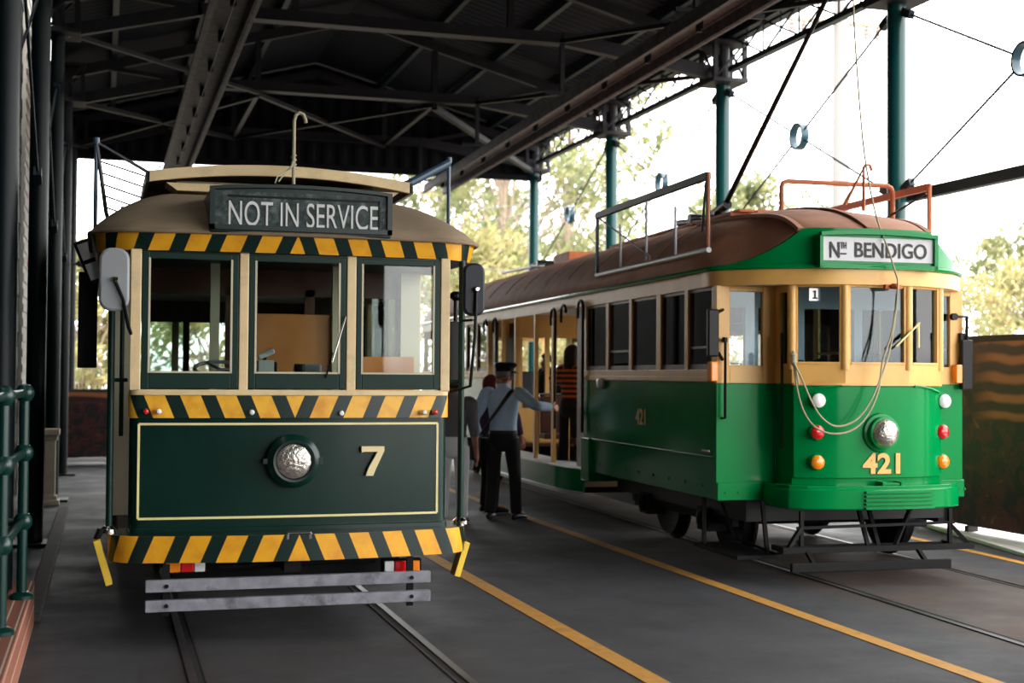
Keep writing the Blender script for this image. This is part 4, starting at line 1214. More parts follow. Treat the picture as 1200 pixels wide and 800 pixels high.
# drop centre: floor, posts, doors, grab hoops, curved step apron
y0, y1 = YD, YE4
obj('centre_floor', MB().box(-HW+.02, HR-.02, y0, y1, .36, .42), 'black_paint', T, smooth=0)
pieces('saloon_floor', MB().box(-HW+.03, HR-.03, .53, y0, .62, .68).box(-HW+.03, HR-.03, y1, YR, .62, .68), 'dark_wood', T, smooth=0)
apron = [(-HW+.02, y1)]+[(-HW-.10*math.sin(PI*k/12)**.6-.02, y1+(y0-y1)*k/12) for k in range(1, 12)]+[(-HW+.02, y0)]
obj('step_apron', MB().wall(apron, .36, .60, -.03), 'bright_green', T)
obj('step_nosing', MB().wall([(x-.012, y) for x, y in apron], .335, .37, -.05), 'gutter_pale', T)
obj('step_tread', MB().prism([Vector((x, y, .585)) for x, y in apron]+[Vector((-HW+.3, y0, .585)), Vector((-HW+.3, y1, .585))], (0, 0, 0), (0, 0, .02)), 'interior_grey', T, smooth=0)
obj('end_box', MB().box(-HW-.03, -HW+.3, y0-.28, y0-.0, .50, .95), 'bright_green', T, smooth=0, bevel=.01)
for px in (588, 603, 626, 647):
    yy = LS(px, 430).y
    obj('door_post', MB().box(-HW, -HW+.045, yy-.03, yy+.03, .42, ZH), 'cream_warm', T, smooth=0)
for px0, px1 in ((656, 681), (566, 579)):
    ya, yb_ = LS(px1, 430).y, LS(px0, 430).y
    obj('folding_door', MB().box(-HW+.03, -HW+.06, ya, ya+(yb_-ya)*.3, .62, ZH-.02).box(-HW+.3, -HW+.33, ya+(yb_-ya)*.1, yb_-(yb_-ya)*.15, 1.75, ZH-.02), 'dark_wood', T, smooth=0)
for px, z in ((651, 2.33), (663, 2.35), (683, 2.37), (582, 2.33), (571, 2.33)):
    yy = LS(px, 430).y; r = .09
    pts = [(-HW-.03, yy-r, 1.0)]+[(-HW-.03, yy-r*math.cos(k*PI/8), z+r*math.sin(k*PI/8)-.06) for k in range(9)]+[(-HW-.03, yy+r, z-.16)]
    if px in (663, 571): pts = pts[1:]
    obj('grab_hoop', MB().tube(pts, .016, 8), 'black_paint', T)
# far side of the drop centre: dwarf wall, posts and dark blinds
obj('far_wall', MB().box(HR-.06, HR-.02, y0, y1, .42, 1.02), 'bright_green', T, smooth=0)
fm = MB()
for k in range(7): fm.box(HR-.05, HR, y0+(y1-y0)*k/6-.035, y0+(y1-y0)*k/6+.035, .42, ZH)
fm.box(HR-.05, HR, y0, y1, 2.08, 2.12).box(HR-.05, HR, y0, y1, 1.02, 1.07)
pieces('far_post', fm, 'cream_warm', T, smooth=0)
obj('blind', MB().box(HR-.035, HR-.025, y0+.04, y1-.04, 2.12, ZH), 'black_paint', T, smooth=0)
# benches in the drop centre and saloons
for yy in (y0+1.55, y0+2.9):
    b = obj('bench_seat', MB().box(-.85, .88, yy-.22, yy+.22, .80, .87).box(-.85, .88, yy-.03, yy+.03, .87, 1.34), 'dark_wood', T, smooth=0, bevel=.012)
    obj('bench_rail', MB().tube([(-.87, yy, .42), (-.87, yy, 1.36), (.88, yy, 1.36)], .016, 8), 'chrome', b)
for yy in [1.75, 2.5, 3.25]+[y1+.5+.8*k for k in range(4)]:
    for s in (-1, 1):
        b = obj('seat', MB().box(s*.66-.36-.06, s*.66+.36-.06, yy-.2, yy+.2, 1.02, 1.10).box(s*.66-.36-.06, s*.66+.36-.06, yy+.14, yy+.2, 1.10, 1.66), 'seat_leather', T, smooth=0, bevel=.02)
        obj('seat_grip', MB().tube([(s*.32, yy+.17, 1.6), (s*.32, yy+.17, 1.72), (s*.42, yy+.17, 1.72)], .01, 6), 'chrome', b)

# bulkheads
def bulk(y, m, doors, xw=HR-.04, za=1.62, zb=2.18):
    mb = MB(); d = .05
    xs = [-HW+.04]+[e for w in doors for e in w]+[xw]
    for k in range(0, len(xs), 2): mb.box(xs[k], xs[k+1], y, y+d, .66, 2.5)
    for (a, b, z0, z1) in [(a, b, za, zb) for a, b in doors]:
        mb.box(a, b, y, y+d, .66, z0); mb.box(a, b, y, y+d, z1, 2.5)
    return obj('bulkhead', mb, m, T, smooth=0)
bulk(1.15, 'interior_grey', ((-.92, -.62), (-.5, -.2), (-.06, .42), (.5, .98)), za=1.5, zb=2.2)
bulk(YD-.06, 'varnished_wood', ((-.9, -.4), (-.26, .26), (.4, .9)))
bulk(YE4, 'cream_warm', ((-1.06, -.74), (-.69, -.36), (-.30, .22), (.28, .6), (.66, .98)), za=1.15, zb=2.12)
bulk(YR, 'cream_warm', ((-1.06, -.55), (-.5, 0), (.05, .5), (.55, .98)), za=1.25, zb=2.2)
# driver's stand inside the nose
q = LF(1052, 440, .55)
obj('controller', MB().lathe([(.13, .66), (.13, 1.66), (.10, 1.72)], (.12, .4, 0), n=20).tube([(.12, .4, 1.72), (.12, .4, 1.8), (.22, .36, 1.8)], .016, 8), 'black_paint', T)
obj('driver_seat', MB().box(-.45, -.12, .85, 1.05, 1.25, 1.33).box(-.45, -.12, 1.03, 1.09, 1.33, 1.75).lathe([(.04, .66), (.04, 1.26)], (-.28, .95, 0), n=12), 'seat_leather', T, smooth=0, bevel=.03)
obj('brake_lever', MB().tube([(-.35, .5, .66), (-.35, .5, 1.72), (-.25, .45, 1.74)], .018, 8).box(-.42, -.28, .44, .56, 1.55, 1.66), 'iron', T)
obj('ceiling_lining', MB().box(-HW+.03, HR-.03, .7, YR, 2.44, 2.46), 'interior_grey', T, smooth=0)

# ------------------------------------------------------------------ roof
def yfront(x):
    P = fc
    for (xa, ya), (xb, yb_) in zip(P, P[1:]):
        if xa <= x <= xb and xb > xa: return ya+(yb_-ya)*(x-xa)/(xb-xa)
    return .75
RC, RW = (HR-HW)/2, (HW+HR)/2+.005
def shape(u, t):
    full = max(0, 1-abs(u)**2.3)**.66
    a = abs(u); lo = 1.0 if a < .49 else (1-((a-.49)/.51))**1.8
    k = min(t/.9, 1); k = k*k*(3-2*k)
    return lo*(1-k)+full*k
def rise(t): return .285+.35*(1-math.exp(-t/.6))
def roofp(u, t, k=1.0, dz=0.):
    x = RC+u*RW; yf = yfront(x) if abs(u) < .999 else .74
    y = yf+.03+t+ (0 if t > .0 else 0)
    # blend out the curve of the front with distance
    y = yf*(1-min(t/1.2, 1))+.03+t
    return Vector((x, y, ZF+.01+rise(t)*shape(u, t)+dz))
TS = [0, .05, .12, .2, .3, .42, .56, .72, .9, 1.1, 1.4, 1.8, 2.4, 3.2, 4.2, 5.4, 6.8, 8.4, 10, 11.6, 13.2]
NU = 40
obj('roof', MB().grid(lambda i, j: roofp(-1+2*i, TS[round(j*(len(TS)-1))]), NU, len(TS)-1), 'roof_brown', T, solid=.012, smooth=1.2)
# green shoulders: upright face under the roof front
v = []; f = []; n = 48; mb = MB()
for k in range(n+1):
    u = -1+2*k/n; p = roofp(u, 0)
    v += [(p.x, p.y-.035, ZF), (p.x, p.y-.035, p.z+.012), (p.x, p.y+.02, p.z+.016), (p.x, p.y+.02, ZF)]
for k in range(n):
    for q in range(4): f.append((k*4+q, k*4+(q+1)%4, k*4+4+(q+1)%4, k*4+4+q))
mb.add(v, f)
obj('roof_shoulder', mb, 'bright_green', T, smooth=.7)
# raised ribs running back over the dome
for u, t1 in ((-.50, 2.2), (-.02, 2.2), (.5, 2.2)):
    mb = MB(); pts = [roofp(u, t1*(k/16)**1.6, dz=.012) for k in range(17)]
    for p, q in zip(pts, pts[1:]): mb.bar(p, q, .05, .03)
    obj('roof_rib', mb, 'roof_brown', T, smooth=0)
for t in [2.0+.95*k for k in range(12)]:
    mb = MB(); pts = [roofp(-1+2*k/24, t, dz=.006) for k in range(25)]
    mb.tube(pts, .012, 6); obj('roof_seam', mb, 'roof_brown', T)
# small studs along the ridge
# destination box
A, B = LF(962, 300, -.09), LF(1099, 300, -.09)
x0, x1, z0, z1 = A.x, B.x, 2.455, 2.722
def arch4(x0, x1, z0, z1, rise_, y0, y1, nn=14):
    poly = [Vector((x0, y0, z0)), Vector((x1, y0, z0))]+[Vector((x1-(x1-x0)*i/nn, y0, z1+rise_*(1-(2*i/nn-1)**2))) for i in range(nn+1)]
    return MB().prism(poly, (0, y0, 0), (0, y1, 0))
db = obj('destination_box', arch4(x0, x1, z0, z1, .022, -.06, .35), 'bright_green', T, bevel=.01)
obj('blind', MB().box(x0+.025, x1-.025, -.066, -.058, z0+.06, z1-.02), 'cloth_white', db, smooth=0)
fr = MB().box(x0-.005, x0+.022, -.09, -.06, z0, z1+.005).box(x1-.025, x1+.005, -.09, -.06, z0, z1+.005).box(x0, x1, -.09, -.06, z0, z0+.035)
for i in range(14):
    u0, u1 = i/14, (i+1)/14
    fr.bar((x0+(x1-x0)*u0, -.085, z1+.02*(1-(2*u0-1)**2)), (x0+(x1-x0)*u1, -.085, z1+.02*(1-(2*u1-1)**2)), .04, .03)
obj('box_frame', fr, 'bright_green', db, smooth=0)
# dark shadow strip of the blind opening is simply the recess; lettering follows
def lt(body, p0, p1, y0, y1, nm='blind_lettering', bold=.012):
    a, b = LF(p0, y0, -.07), LF(p1, y1, -.07)
    text(nm, body, abs(a.z-b.z), b.x-a.x, 'lettering_black', db, ((a.x+b.x)/2, -.07, (a.z+b.z)/2), bold=bold)
lt('N', 972.5, 984, 283, 302); lt('TH', 985, 992, 283.5, 291.5); lt('BENDIGO', 1002, 1086, 283.5, 304)
a, b = LF(985, 297, -.07), LF(992, 297, -.07)
obj('underline', MB().box(a.x, b.x, -.072, -.066, a.z-.006, a.z+.006), 'lettering_black', db, smooth=0)

# side advertisement frames on the roof
for s in (-1, 1):
    x = -1.15 if s < 0 else 1.03
    if s < 0:
        a0, a1 = LS(700, 250, x), LS(830, 209, x); b0, b1 = LS(700, 321, x), LS(832, 294, x)
        zt, zb, ya, yb_ = (a0.z+a1.z)/2, (b0.z+b1.z)/2, a1.y, a0.y
        Z = (zt, zb)
    else:
        zt, zb = Z; q = LS(1089, 219, x); ya, yb_, zt = q.y, q.y+3.6, q.z
    nm = obj('board_frame', MB().bar((x, ya, zt), (x, yb_, zt), .05, .06).bar((x, ya, zt), (x, ya, zb), .03).bar((x, yb_, zt), (x, yb_, zb), .03), 'pipe_orange' if s > 0 else 'lattice_steel', T, smooth=0)
    obj('gutter_bar', MB().tube([(x, ya-.02, zb), (x, yb_+.02, zb)], .024, 10), 'gutter_pale', nm)
    ur = MB()
    for k in range(1, 4):
        yy = ya+(yb_-ya)*k/4; ur.tube([(x, yy, zb), (x, yy, zt-.15*(k % 2)-.02)], .014, 8)
    obj('upright', ur, 'gutter_pale', nm)
    ur = MB().tube([(x, yb_-.02, zt-.02), (x+.0, ya+(yb_-ya)*.45, zb+.05)], .009, 6).tube([(x, ya+.05, zt-.05), (x+s*-.35, ya+1.0, zb+.18)], .012, 6)
    obj('frame_stay', ur, 'wire', nm)
    obj('end_tube', MB().tube([(x, ya, zt+.03), (x, ya, zb)], .019, 8), 'pipe_orange', nm)
# pipe hoop across the front of the roof
a, b = LF(916, 214, 1.35), LF(1046, 216, 1.35)
zt = (a.z+b.z)/2
def rz(x, t): return roofp((x-RC)/RW, t).z
obj('roof_hoop', MB().tube([(a.x, 1.35, rz(a.x, 1.3)-.02), (a.x, 1.35, zt-.05), (a.x+.015, 1.35, zt-.015), (a.x+.05, 1.35, zt), (b.x-.06, 1.35, zt), (b.x-.015, 1.35, zt-.02), (b.x, 1.35, zt-.06), (b.x, 1.35, rz(b.x, 1.3)-.02)], .022, 10), 'pipe_orange', T)
# roof walk boards and trolley bases
wk = MB()
for x in (-.27, -.09, .09, .27): wk.box(x-.075, x+.075, 1.9, 5.6, 3.13, 3.155)
for y in (2.0, 3.0, 4.0, 5.0, 5.5): wk.box(-.4, .4, y-.03, y+.03, 3.07, 3.13)
obj('roof_walk', wk, 'plank_orange', T, smooth=0)
def trolley_base(y):
    tb = MB().box(-.3, .3, y-.09, y+.09, 3.15, 3.19).lathe([(.16, 3.17), (.16, 3.2), (.07, 3.22), (.07, 3.28)], (.0, y, 0), n=18)
    tb.tube([(-.34, y-.0, 3.2), (.34, y, 3.2)], .05, 12).tube([(-.3, y-.4, 3.14), (-.3, y+.4, 3.2)], .035, 10).tube([(.1, y-.4, 3.14), (.1, y+.4, 3.2)], .035, 10)
    return obj('trolley_base', tb, 'black_paint', T)
q = LF(850, 243, 3.17)
t1 = trolley_base(3.17)
pb, pm_ = LF(850, 240, 3.17), LF(968, 0, 1.12)
d = (pm_-pb)/(3.17-1.12)
pt = pb+d*(3.17-.62)
obj('trolley_pole', MB().tube([pb, pb.lerp(pt, .5), pt], [.03, .025, .018], 10), 'black_paint', t1)
obj('trolley_wheel', MB().lathe([(.05, -.015), (.035, 0), (.05, .015)], tuple(pt), 'x', 16), 'iron', t1)
obj('base_spring', MB().tube([pb+Vector((0, -.06, 0)), pb+Vector((0, .5, -.1))], .05, 10), 'black_paint', t1)
yr2 = LF(668, 315, 8.6).y
t2 = trolley_base(9.0)
obj('trolley_pole', MB().tube([(.1, 9.0, 3.26), (.1, 12.8, 3.35)], .025, 10), 'black_paint', t2)
pieces('resistor_box', MB().box(-.35, .0, 7.4, 8.1, 3.06, 3.24).box(.05, .3, 6.4, 6.9, 3.06, 3.2), 'plank_orange', T, smooth=0, bevel=.01)
# pole hook at the roof front and the trolley rope hanging over the nose
a, b, c = LF(990, 240, .9), LF(1012, 197, .9), LF(1012, 243, .9)
hk = MB().tube([a, b, c+Vector((0, 0, -.03))], .018, 8).tube([b, b+Vector((.02, 0, .03)), b+Vector((.06, 0, .03)), b+Vector((.08, 0, -.02))], .014, 8)
obj('pole_hook', hk, 'pipe_orange', T)
rpts = [tuple(pt)]+[tuple(LF(px, py, y)) for px, py, y in ((1000, 0, .3), (1005, 90, .25), (1013, 180, .15), (1026, 250, .05), (1040, 290, -.14), (1049, 318, -.16), (1052, 334, -.17), (1048, 380, -.15), (1040, 420, -.15), (1024, 462, -.16), (1010, 485, -.16), (996, 496, -.16), (978, 499, -.15), (962, 488, -.12), (950, 468, -.06), (938, 440, .02), (929, 423, .08))]
def spline3(P, n=5):
    P = [Vector(p) for p in P]; out = []
    for i in range(len(P)-1):
        p0 = P[max(i-1, 0)]; p1 = P[i]; p2 = P[i+1]; p3 = P[min(i+2, len(P)-1)]
        for k in range(n):
            t = k/n; out.append(.5*((2*p1)+(p2-p0)*t+(2*p0-5*p1+4*p2-p3)*t*t+(3*p1-p0-3*p2+p3)*t**3))
    return out+[P[-1]]
rp = obj('trolley_rope', MB().tube(spline3(rpts), .0075, 7), 'rope', T)
r2 = [tuple(LF(px, py, y)) for px, py, y in ((1052, 336, -.16), (1046, 385, -.15), (1034, 425, -.15), (1030, 455, -.16), (1018, 484, -.17), (1000, 503, -.17), (976, 508, -.16), (955, 500, -.12), (942, 482, -.04), (934, 455, .04), (930, 425, .08))]
obj('rope_loop', MB().tube(spline3(r2), .0075, 7), 'rope', rp)
q = LF(930, 420, .08)
obj('rope_knot', MB().lathe([(.008, -.06), (.026, -.03), (.02, 0), (.028, .03), (.008, .06)], (q.x, .08, q.z), n=10).tube([q, q+Vector((.02, -.02, -.16)), q+Vector((.03, -.02, -.2))], .014, 8), 'rope', rp)
q = LF(1052, 335, -.16)
obj('rope_guide', MB().lathe([(.03, -.02), (.034, 0), (.03, .02)], (q.x, -.12, q.z), n=12).box(q.x-.07, q.x+.07, -.1, -.06, q.z-.02, q.z+.015), 'plank_orange', T)
# wiper
a, b = LF(1078, 378, -.04), LF(1050, 406, -.05)
wp = obj('wiper', MB().tube([a, b], .008, 8).tube([a+Vector((0, .02, 0)), a+Vector((-.005, .01, -.2))], .008, 8), 'coach_line', T)
obj('blade', MB().bar(a.lerp(b, .35)+Vector((-.01, .02, -.02)), b+Vector((-.03, .02, -.02)), .01, .014), 'black_rubber', wp, smooth=0)

# mirrors, indicators, grab rails
q0, q1 = LF(829, 362, YW-.08), LF(842, 418, YW-.08)
mi = obj('mirror', MB().box(q0.x, q1.x, YW-.1, YW-.05, q1.z, q0.z), 'black_paint', T, smooth=0, bevel=.012, label='black oblong mirror')
obj('mirror_arm', MB().tube([(q1.x, YW-.08, q0.z-.02), (q1.x+.06, YW-.02, q0.z-.0)], .014, 8).tube([(q1.x, YW-.08, q1.z+.03), (q1.x+.06, YW-.02, q1.z-.02)], .014, 8), 'black_paint', mi)
q0, q1 = LF(832, 423, YW-.05), LF(841, 447, YW-.05)
obj('indicator', MB().box(q0.x, q1.x, YW-.07, YW+.02, q1.z, q0.z), 'lens_amber', T, smooth=0, bevel=.012)
a, b = LF(850, 398, YW-.06), LF(849, 490, YW-.06)
obj('grab_rail', MB().tube([(a.x, YW, a.z), (a.x, YW-.06, a.z), (a.x, YW-.06, b.z), (a.x, YW, b.z)], .012, 8).lathe([(.022, a.z-.02), (.022, a.z+.02)], (a.x, YW-.05, 0), n=10), 'black_paint', T)
a = LF(926, 400, .3); 
obj('grab_rail', MB().tube([(-NW-.05, YN+.08, 1.95), (-NW-.05, YN+.08, 1.02)], .012, 8), 'black_paint', T)
q = LF(1118, 371, YW-.05); r = LF(1133, 371, YW-.05); e = LF(1133, 398, YW-.05)
mi = obj('mirror', MB().box(e.x-.06, e.x+.05, YW-.07, YW-.02, e.z-.42, e.z), 'black_paint', T, smooth=0, bevel=.012, label='black mirror on a bent arm')
obj('mirror_arm', MB().tube([q, r, e], .014, 8).lathe([(.03, -.02), (.03, .02)], tuple(q), 'y', 12), 'black_paint', mi)
q0, q1 = LF(1119, 427, YW-.05), LF(1127, 449, YW-.05)
obj('indicator', MB().box(q0.x, q1.x, YW-.07, YW+.02, q1.z, q0.z), 'lens_amber', T, smooth=0, bevel=.01)
a, b = LF(1110, 410, .3), LF(1110, 455, .3)
obj('grab_rail', MB().tube([(NW+.06, .3, a.z), (NW+.06, .3, b.z-.3)], .012, 8).tube([(NW+.06, .3, b.z-.3), (NW, .3, b.z-.3)], .012, 8), 'black_paint', T)
obj('door_catch', MB().box(NW+.36, NW+.40, YW-.04, YW, 1.73, 1.78).box(NW+.36, NW+.40, YW-.04, YW, 1.9, 1.98), 'black_paint', T, smooth=0)

# underframe, trucks, lifeguard
OX = .13
uf = obj('underframe', MB().box(-.9, .9, .5, YD-.3, .42, .62).box(-.75, .75, YE4+.3, YR-.3, .42, .62).box(-.6, .6, YD, YE4, .22, .36), 'black_paint', T, smooth=0)
for yt in (1.35, 10.2):
    tk = obj('truck_frame', MB().box(OX-1.0, OX-.94, yt-.5, yt+2.0, .34, .5).box(OX+.94, OX+1.0, yt-.5, yt+2.0, .34, .5).box(OX-1, OX+1, yt+.65, yt+.85, .36, .5), 'iron', T, smooth=0)
    for yy in (yt, yt+1.5):
        for s in (-1, 1):
            obj('wheel', MB().lathe([(.03, s*-.05), (.36, s*-.05), (.39, s*-.04), (.39, s*-.01), (.34, 0), (.34, s*.07), (.28, s*.06), (.1, s*.03), (.06, s*.08)], (OX+s*.745, yy, .40), 'x', 26), 'iron', tk)
            obj('axle_box', MB().box(OX+s*.97-.09, OX+s*.97+.09, yy-.12, yy+.12, .26, .46).lathe([(.08, s*.05), (.08, s*.12), (.03, s*.14)], (OX+s*.97, yy, .36), 'x', 14), 'iron', tk)
        obj('axle', MB().tube([(OX-.75, yy, .36), (OX+.75, yy, .36)], .06, 10), 'iron', tk)
a, b = LF(916, 630, -.15), LF(1142, 630, -.15)
lg = obj('lifeguard_tray', MB().box(a.x, b.x-.02, -.18, -.14, .245, .29).box(a.x+.1, b.x-.1, .1, .14, .22, .27).box(a.x+.05, a.x+.1, -.15, .14, .24, .28).box(b.x-.12, b.x-.07, -.15, .14, .24, .28), 'iron', T, smooth=0)
fr = MB()
for x, s in ((a.x+.03, 1), (b.x-.03, -1)):
    fr.bar((x, -.16, .25), (x+s*.16, -.1, .44), .03).bar((x+s*.03, -.16, .28), (x+s*.2, -.16, .28), .025).bar((x+s*.16, -.1, .26), (x+s*.16, -.1, .56), .03)
for px in (1018, 1030): fr.bar((LF(px, 620, -.1).x, -.1, .26), (LF(px, 620, -.1).x+.02, .1, .55), .03)
fr.bar((.1, -.1, .28), (.36, .1, .56), .03)
fr.bar((a.x+.15, -.1, .43), (b.x-.15, -.1, .45), .022)
obj('lifeguard_frame', fr, 'iron', lg, smooth=0)
a, b = LF(927, 646, -.3), LF(1100, 640, -.3)
obj('lifeguard_board', MB().box(a.x, b.x+.1, -.32, -.28, .12, .19), 'iron', T, smooth=0, bevel=.005)
obj('lifeguard_arm', MB().bar((a.x+.2, -.3, .16), (a.x+.2, -.14, .27), .03).bar((b.x-.1, -.3, .16), (b.x-.1, -.14, .27), .03), 'iron', T, smooth=0)
obj('side_tray', MB().box(-1.15, -.8, .1, 1.0, .17, .20).bar((-1.1, .9, .2), (-1.1, .9, .6), .03).bar((-.85, .2, .2), (-.85, .3, .6), .03), 'iron', T, smooth=0)
obj('side_cable', MB().tube([(-1.0, YW+.3, .55), (-1.02, YW, .30), (-.8, YW-.3, .20), (-.55, YW-.25, .22)], .012, 6), 'iron', T)
# ================================================================== PEOPLE
def skin_mesh(name, pts, edges, m, parent, root, sub=2):
    """pts: {key: (Vector, rx, ry)}; grown with a skin modifier from the root joint"""
    keys = list(pts); me = bpy.data.meshes.new(name)
    me.from_pydata([tuple(pts[k][0]) for k in keys], [(keys.index(a), keys.index(b)) for a, b in edges], [])
    me.materials.append(MATS[m])
    o = bpy.data.objects.new(name, me); COL.objects.link(o); o.parent = parent
    k = o.modifiers.new('skin', 'SKIN'); k.use_smooth_shade = True; k.branch_smoothing = .4
    for i, q in enumerate(keys):
        sv = me.skin_vertices[0].data[i]; sv.radius = (pts[q][1], pts[q][2]); sv.use_root = (q == root)
    k = o.modifiers.new('sub', 'SUBSURF'); k.levels = sub; k.render_levels = sub
    return o

def person(loc, heading, H, label, top, legs, skin='skin', hair='hair_dark', rhand=None, lhand=None, rel=None, lel=None,
           sit=False, head_turn=0., top_low=.50, sleeve=1., step=0., cap=False, long_hair=False, lean=0., feet_dx=(0, 0)):
    """figure facing its own +y; hands and elbows may be given in figure space (metres)"""
    P = empty('person', loc, label, 'person', 'people by the tram doorway', -heading)
    V = Vector; h = H
    hipz = .52*h
    def sp(z): return V((0, lean*(z-hipz)/(.4*h), z))
    J = {'pelvis': sp(.53*h), 'waist': sp(.60*h), 'chest': sp(.70*h), 'upper': sp(.775*h), 'neck': sp(.835*h)}
    hd = V((math.sin(head_turn), math.cos(head_turn), 0))
    J['jaw'] = sp(.865*h)+hd*.022; J['head'] = sp(.925*h)+hd*.012; J['crown'] = sp(.968*h)-hd*.008
    J['nose'] = sp(.905*h)+hd*.115
    side = V((hd.y, -hd.x, 0))
    J['earR'] = sp(.91*h)+side*.085; J['earL'] = sp(.91*h)-side*.085
    rad = {'pelvis': (.105, .09), 'waist': (.10, .085), 'chest': (.115, .09), 'upper': (.095, .08), 'neck': (.052, .052), 'jaw': (.056, .062), 'head': (.078, .088), 'crown': (.052, .06),
           'nose': (.012, .012), 'earR': (.014, .02), 'earL': (.014, .02)}
    E = [('pelvis', 'waist'), ('waist', 'chest'), ('chest', 'upper'), ('upper', 'neck'), ('neck', 'jaw'), ('jaw', 'head'), ('head', 'crown'), ('jaw', 'nose'), ('head', 'earR'), ('head', 'earL')]
    T_pts = {}; 
    for s, nm, hand, el in ((1, 'R', rhand, rel), (-1, 'L', lhand, lel)):
        sh = sp(.80*h)+V((s*.112*h, 0, 0))
        hand = V(hand) if hand else V((s*.155*h, .05, .47*h))
        if el: el = V(el)
        else:
            mid = (sh+hand)/2; L1 = .325*h/2; dd = (hand-sh).length/2
            el = mid+V((s*.3, -.8, -.2)).normalized()*math.sqrt(max(L1*L1-dd*dd, 0.0004))
        fd = (hand-el).normalized()
        wr = el+fd*((hand-el).length-.0)
        J['sh'+nm] = sh; J['el'+nm] = el; J['wr'+nm] = wr; J['palm'+nm] = wr+fd*.06
        rad['sh'+nm] = (.055, .055); rad['el'+nm] = (.042, .042); rad['wr'+nm] = (.027, .03); rad['palm'+nm] = (.028, .034)
        E += [('upper', 'sh'+nm), ('sh'+nm, 'el'+nm), ('el'+nm, 'wr'+nm), ('wr'+nm, 'palm'+nm)]
        across = fd.cross(V((s*.9, .1, .1))).normalized(); down = fd.cross(across).normalized()
        for q, (off, ln) in enumerate(((-.030, .066), (-.010, .078), (.010, .074), (.029, .058))):
            b = J['palm'+nm]+fd*.022+across*off; m_ = b+fd*ln*.55+down*.006*s; t_ = b+fd*ln*.92+down*.024*s
            for kk, pp, rr in (('a', b, .0105), ('b', m_, .0095), ('c', t_, .008)):
                J['f%d%s%s' % (q, kk, nm)] = pp; rad['f%d%s%s' % (q, kk, nm)] = (rr, rr)
            E += [('palm'+nm, 'f%da%s' % (q, nm)), ('f%da%s' % (q, nm), 'f%db%s' % (q, nm)), ('f%db%s' % (q, nm), 'f%dc%s' % (q, nm))]
        tb = wr+fd*.03-across*.032; tt = tb+fd*.045-across*.03
        J['ta'+nm] = tb; J['tb'+nm] = tt; rad['ta'+nm] = (.013, .013); rad['tb'+nm] = (.009, .009)
        E += [('wr'+nm, 'ta'+nm), ('ta'+nm, 'tb'+nm)]
        dx, dy = (feet_dx[0], step) if s > 0 else (feet_dx[1], -step)
        hip = V((s*.058*h, 0, .50*h))
        if sit: kn = hip+V((s*.03, .25*h, -.01)); an = kn+V((0, .02, -.245*h))
        else: kn = V((s*.062*h+dx*.5, dy*.5+.02, .285*h)); an = V((s*.065*h+dx, dy, .045*h))
        toe = an+V((s*.03, .155, -.012))
        J['hip'+nm] = hip; J['kn'+nm] = kn; J['an'+nm] = an; J['toe'+nm] = toe
        rad['hip'+nm] = (.078, .078); rad['kn'+nm] = (.052, .052); rad['an'+nm] = (.036, .036); rad['toe'+nm] = (.03, .022)
        E += [('pelvis', 'hip'+nm), ('hip'+nm, 'kn'+nm), ('kn'+nm, 'an'+nm), ('an'+nm, 'toe'+nm)]
    body = skin_mesh('body', {k: (J[k], *rad[k]) for k in J}, E, skin, P, 'pelvis')
    # top: torso rings plus two sleeves
    up = V((0, 0, 1)); tb = MB()
    rr = [(top_low, .155, .115), (top_low+.03, .165, .12), (.60, .155, .112), (.66, .165, .12), (.72, .185, .125), (.775, .20, .12), (.81, .165, .095), (.835, .075, .07), (.85, .062, .062)]
    rr = [(z, a*h/1.75, b*h/1.75) for z, a, b in rr]
    tb.loft([(sp(z*h), V((a, 0, 0)), V((0, b, 0))) for z, a, b in rr], 20)
    def limb(mb, pts, rs, n=14):
        P_ = [V(p) for p in pts]; R_ = rs
        Q = []; Rq = []
        for i in range(len(P_)-1):
            for k in range(4):
                t = k/4; p0 = P_[max(i-1, 0)]; p1 = P_[i]; p2 = P_[i+1]; p3 = P_[min(i+2, len(P_)-1)]
                Q.append(.5*((2*p1)+(p2-p0)*t+(2*p0-5*p1+4*p2-p3)*t*t+(3*p1-p0-3*p2+p3)*t**3)); Rq.append(R_[i]*(1-t)+R_[i+1]*t)
        Q.append(P_[-1]); Rq.append(R_[-1]); mb.tube(Q, Rq, n)
    for s, nm in ((1, 'R'), (-1, 'L')):
        sh, el, wr = J['sh'+nm], J['el'+nm], J['wr'+nm]; end = el.lerp(wr, .93*sleeve)
        limb(tb, [sh-V((s*.05, 0, .0)), sh+V((s*.01, 0, 0)), sh.lerp(el, .5), el, el.lerp(end, .6), end], [.07, .078, .066, .058, .052, .046])
    to = obj('top', tb, top, P, smooth=1.2, subsurf=1)
    cb = MB(); cb.lathe([(.066, .83*h), (.07, .845*h), (.06, .866*h)], (0, lean*.75, 0), n=16)
    obj('collar', cb, top, to, smooth=1.2)
    # trousers
    lb = MB(); lb.loft([(sp(z*h), V((a, 0, 0)), V((0, b, 0))) for z, a, b in ((.43, .105, .085), (.475, .155, .112), (.50, .168, .125), (.53, .168, .125), (.57, .155, .115), (.59, .152, .112))], 20)
    for nm in 'RL':
        limb(lb, [J['hip'+nm]+V((0, 0, .04)), J['hip'+nm].lerp(J['kn'+nm], .35), J['kn'+nm], J['kn'+nm].lerp(J['an'+nm], .5), J['an'+nm]+V((0, -.005, -.01))], [.088, .09, .072, .066, .066])
    obj('trousers', lb, legs, P, smooth=1.2, subsurf=1)
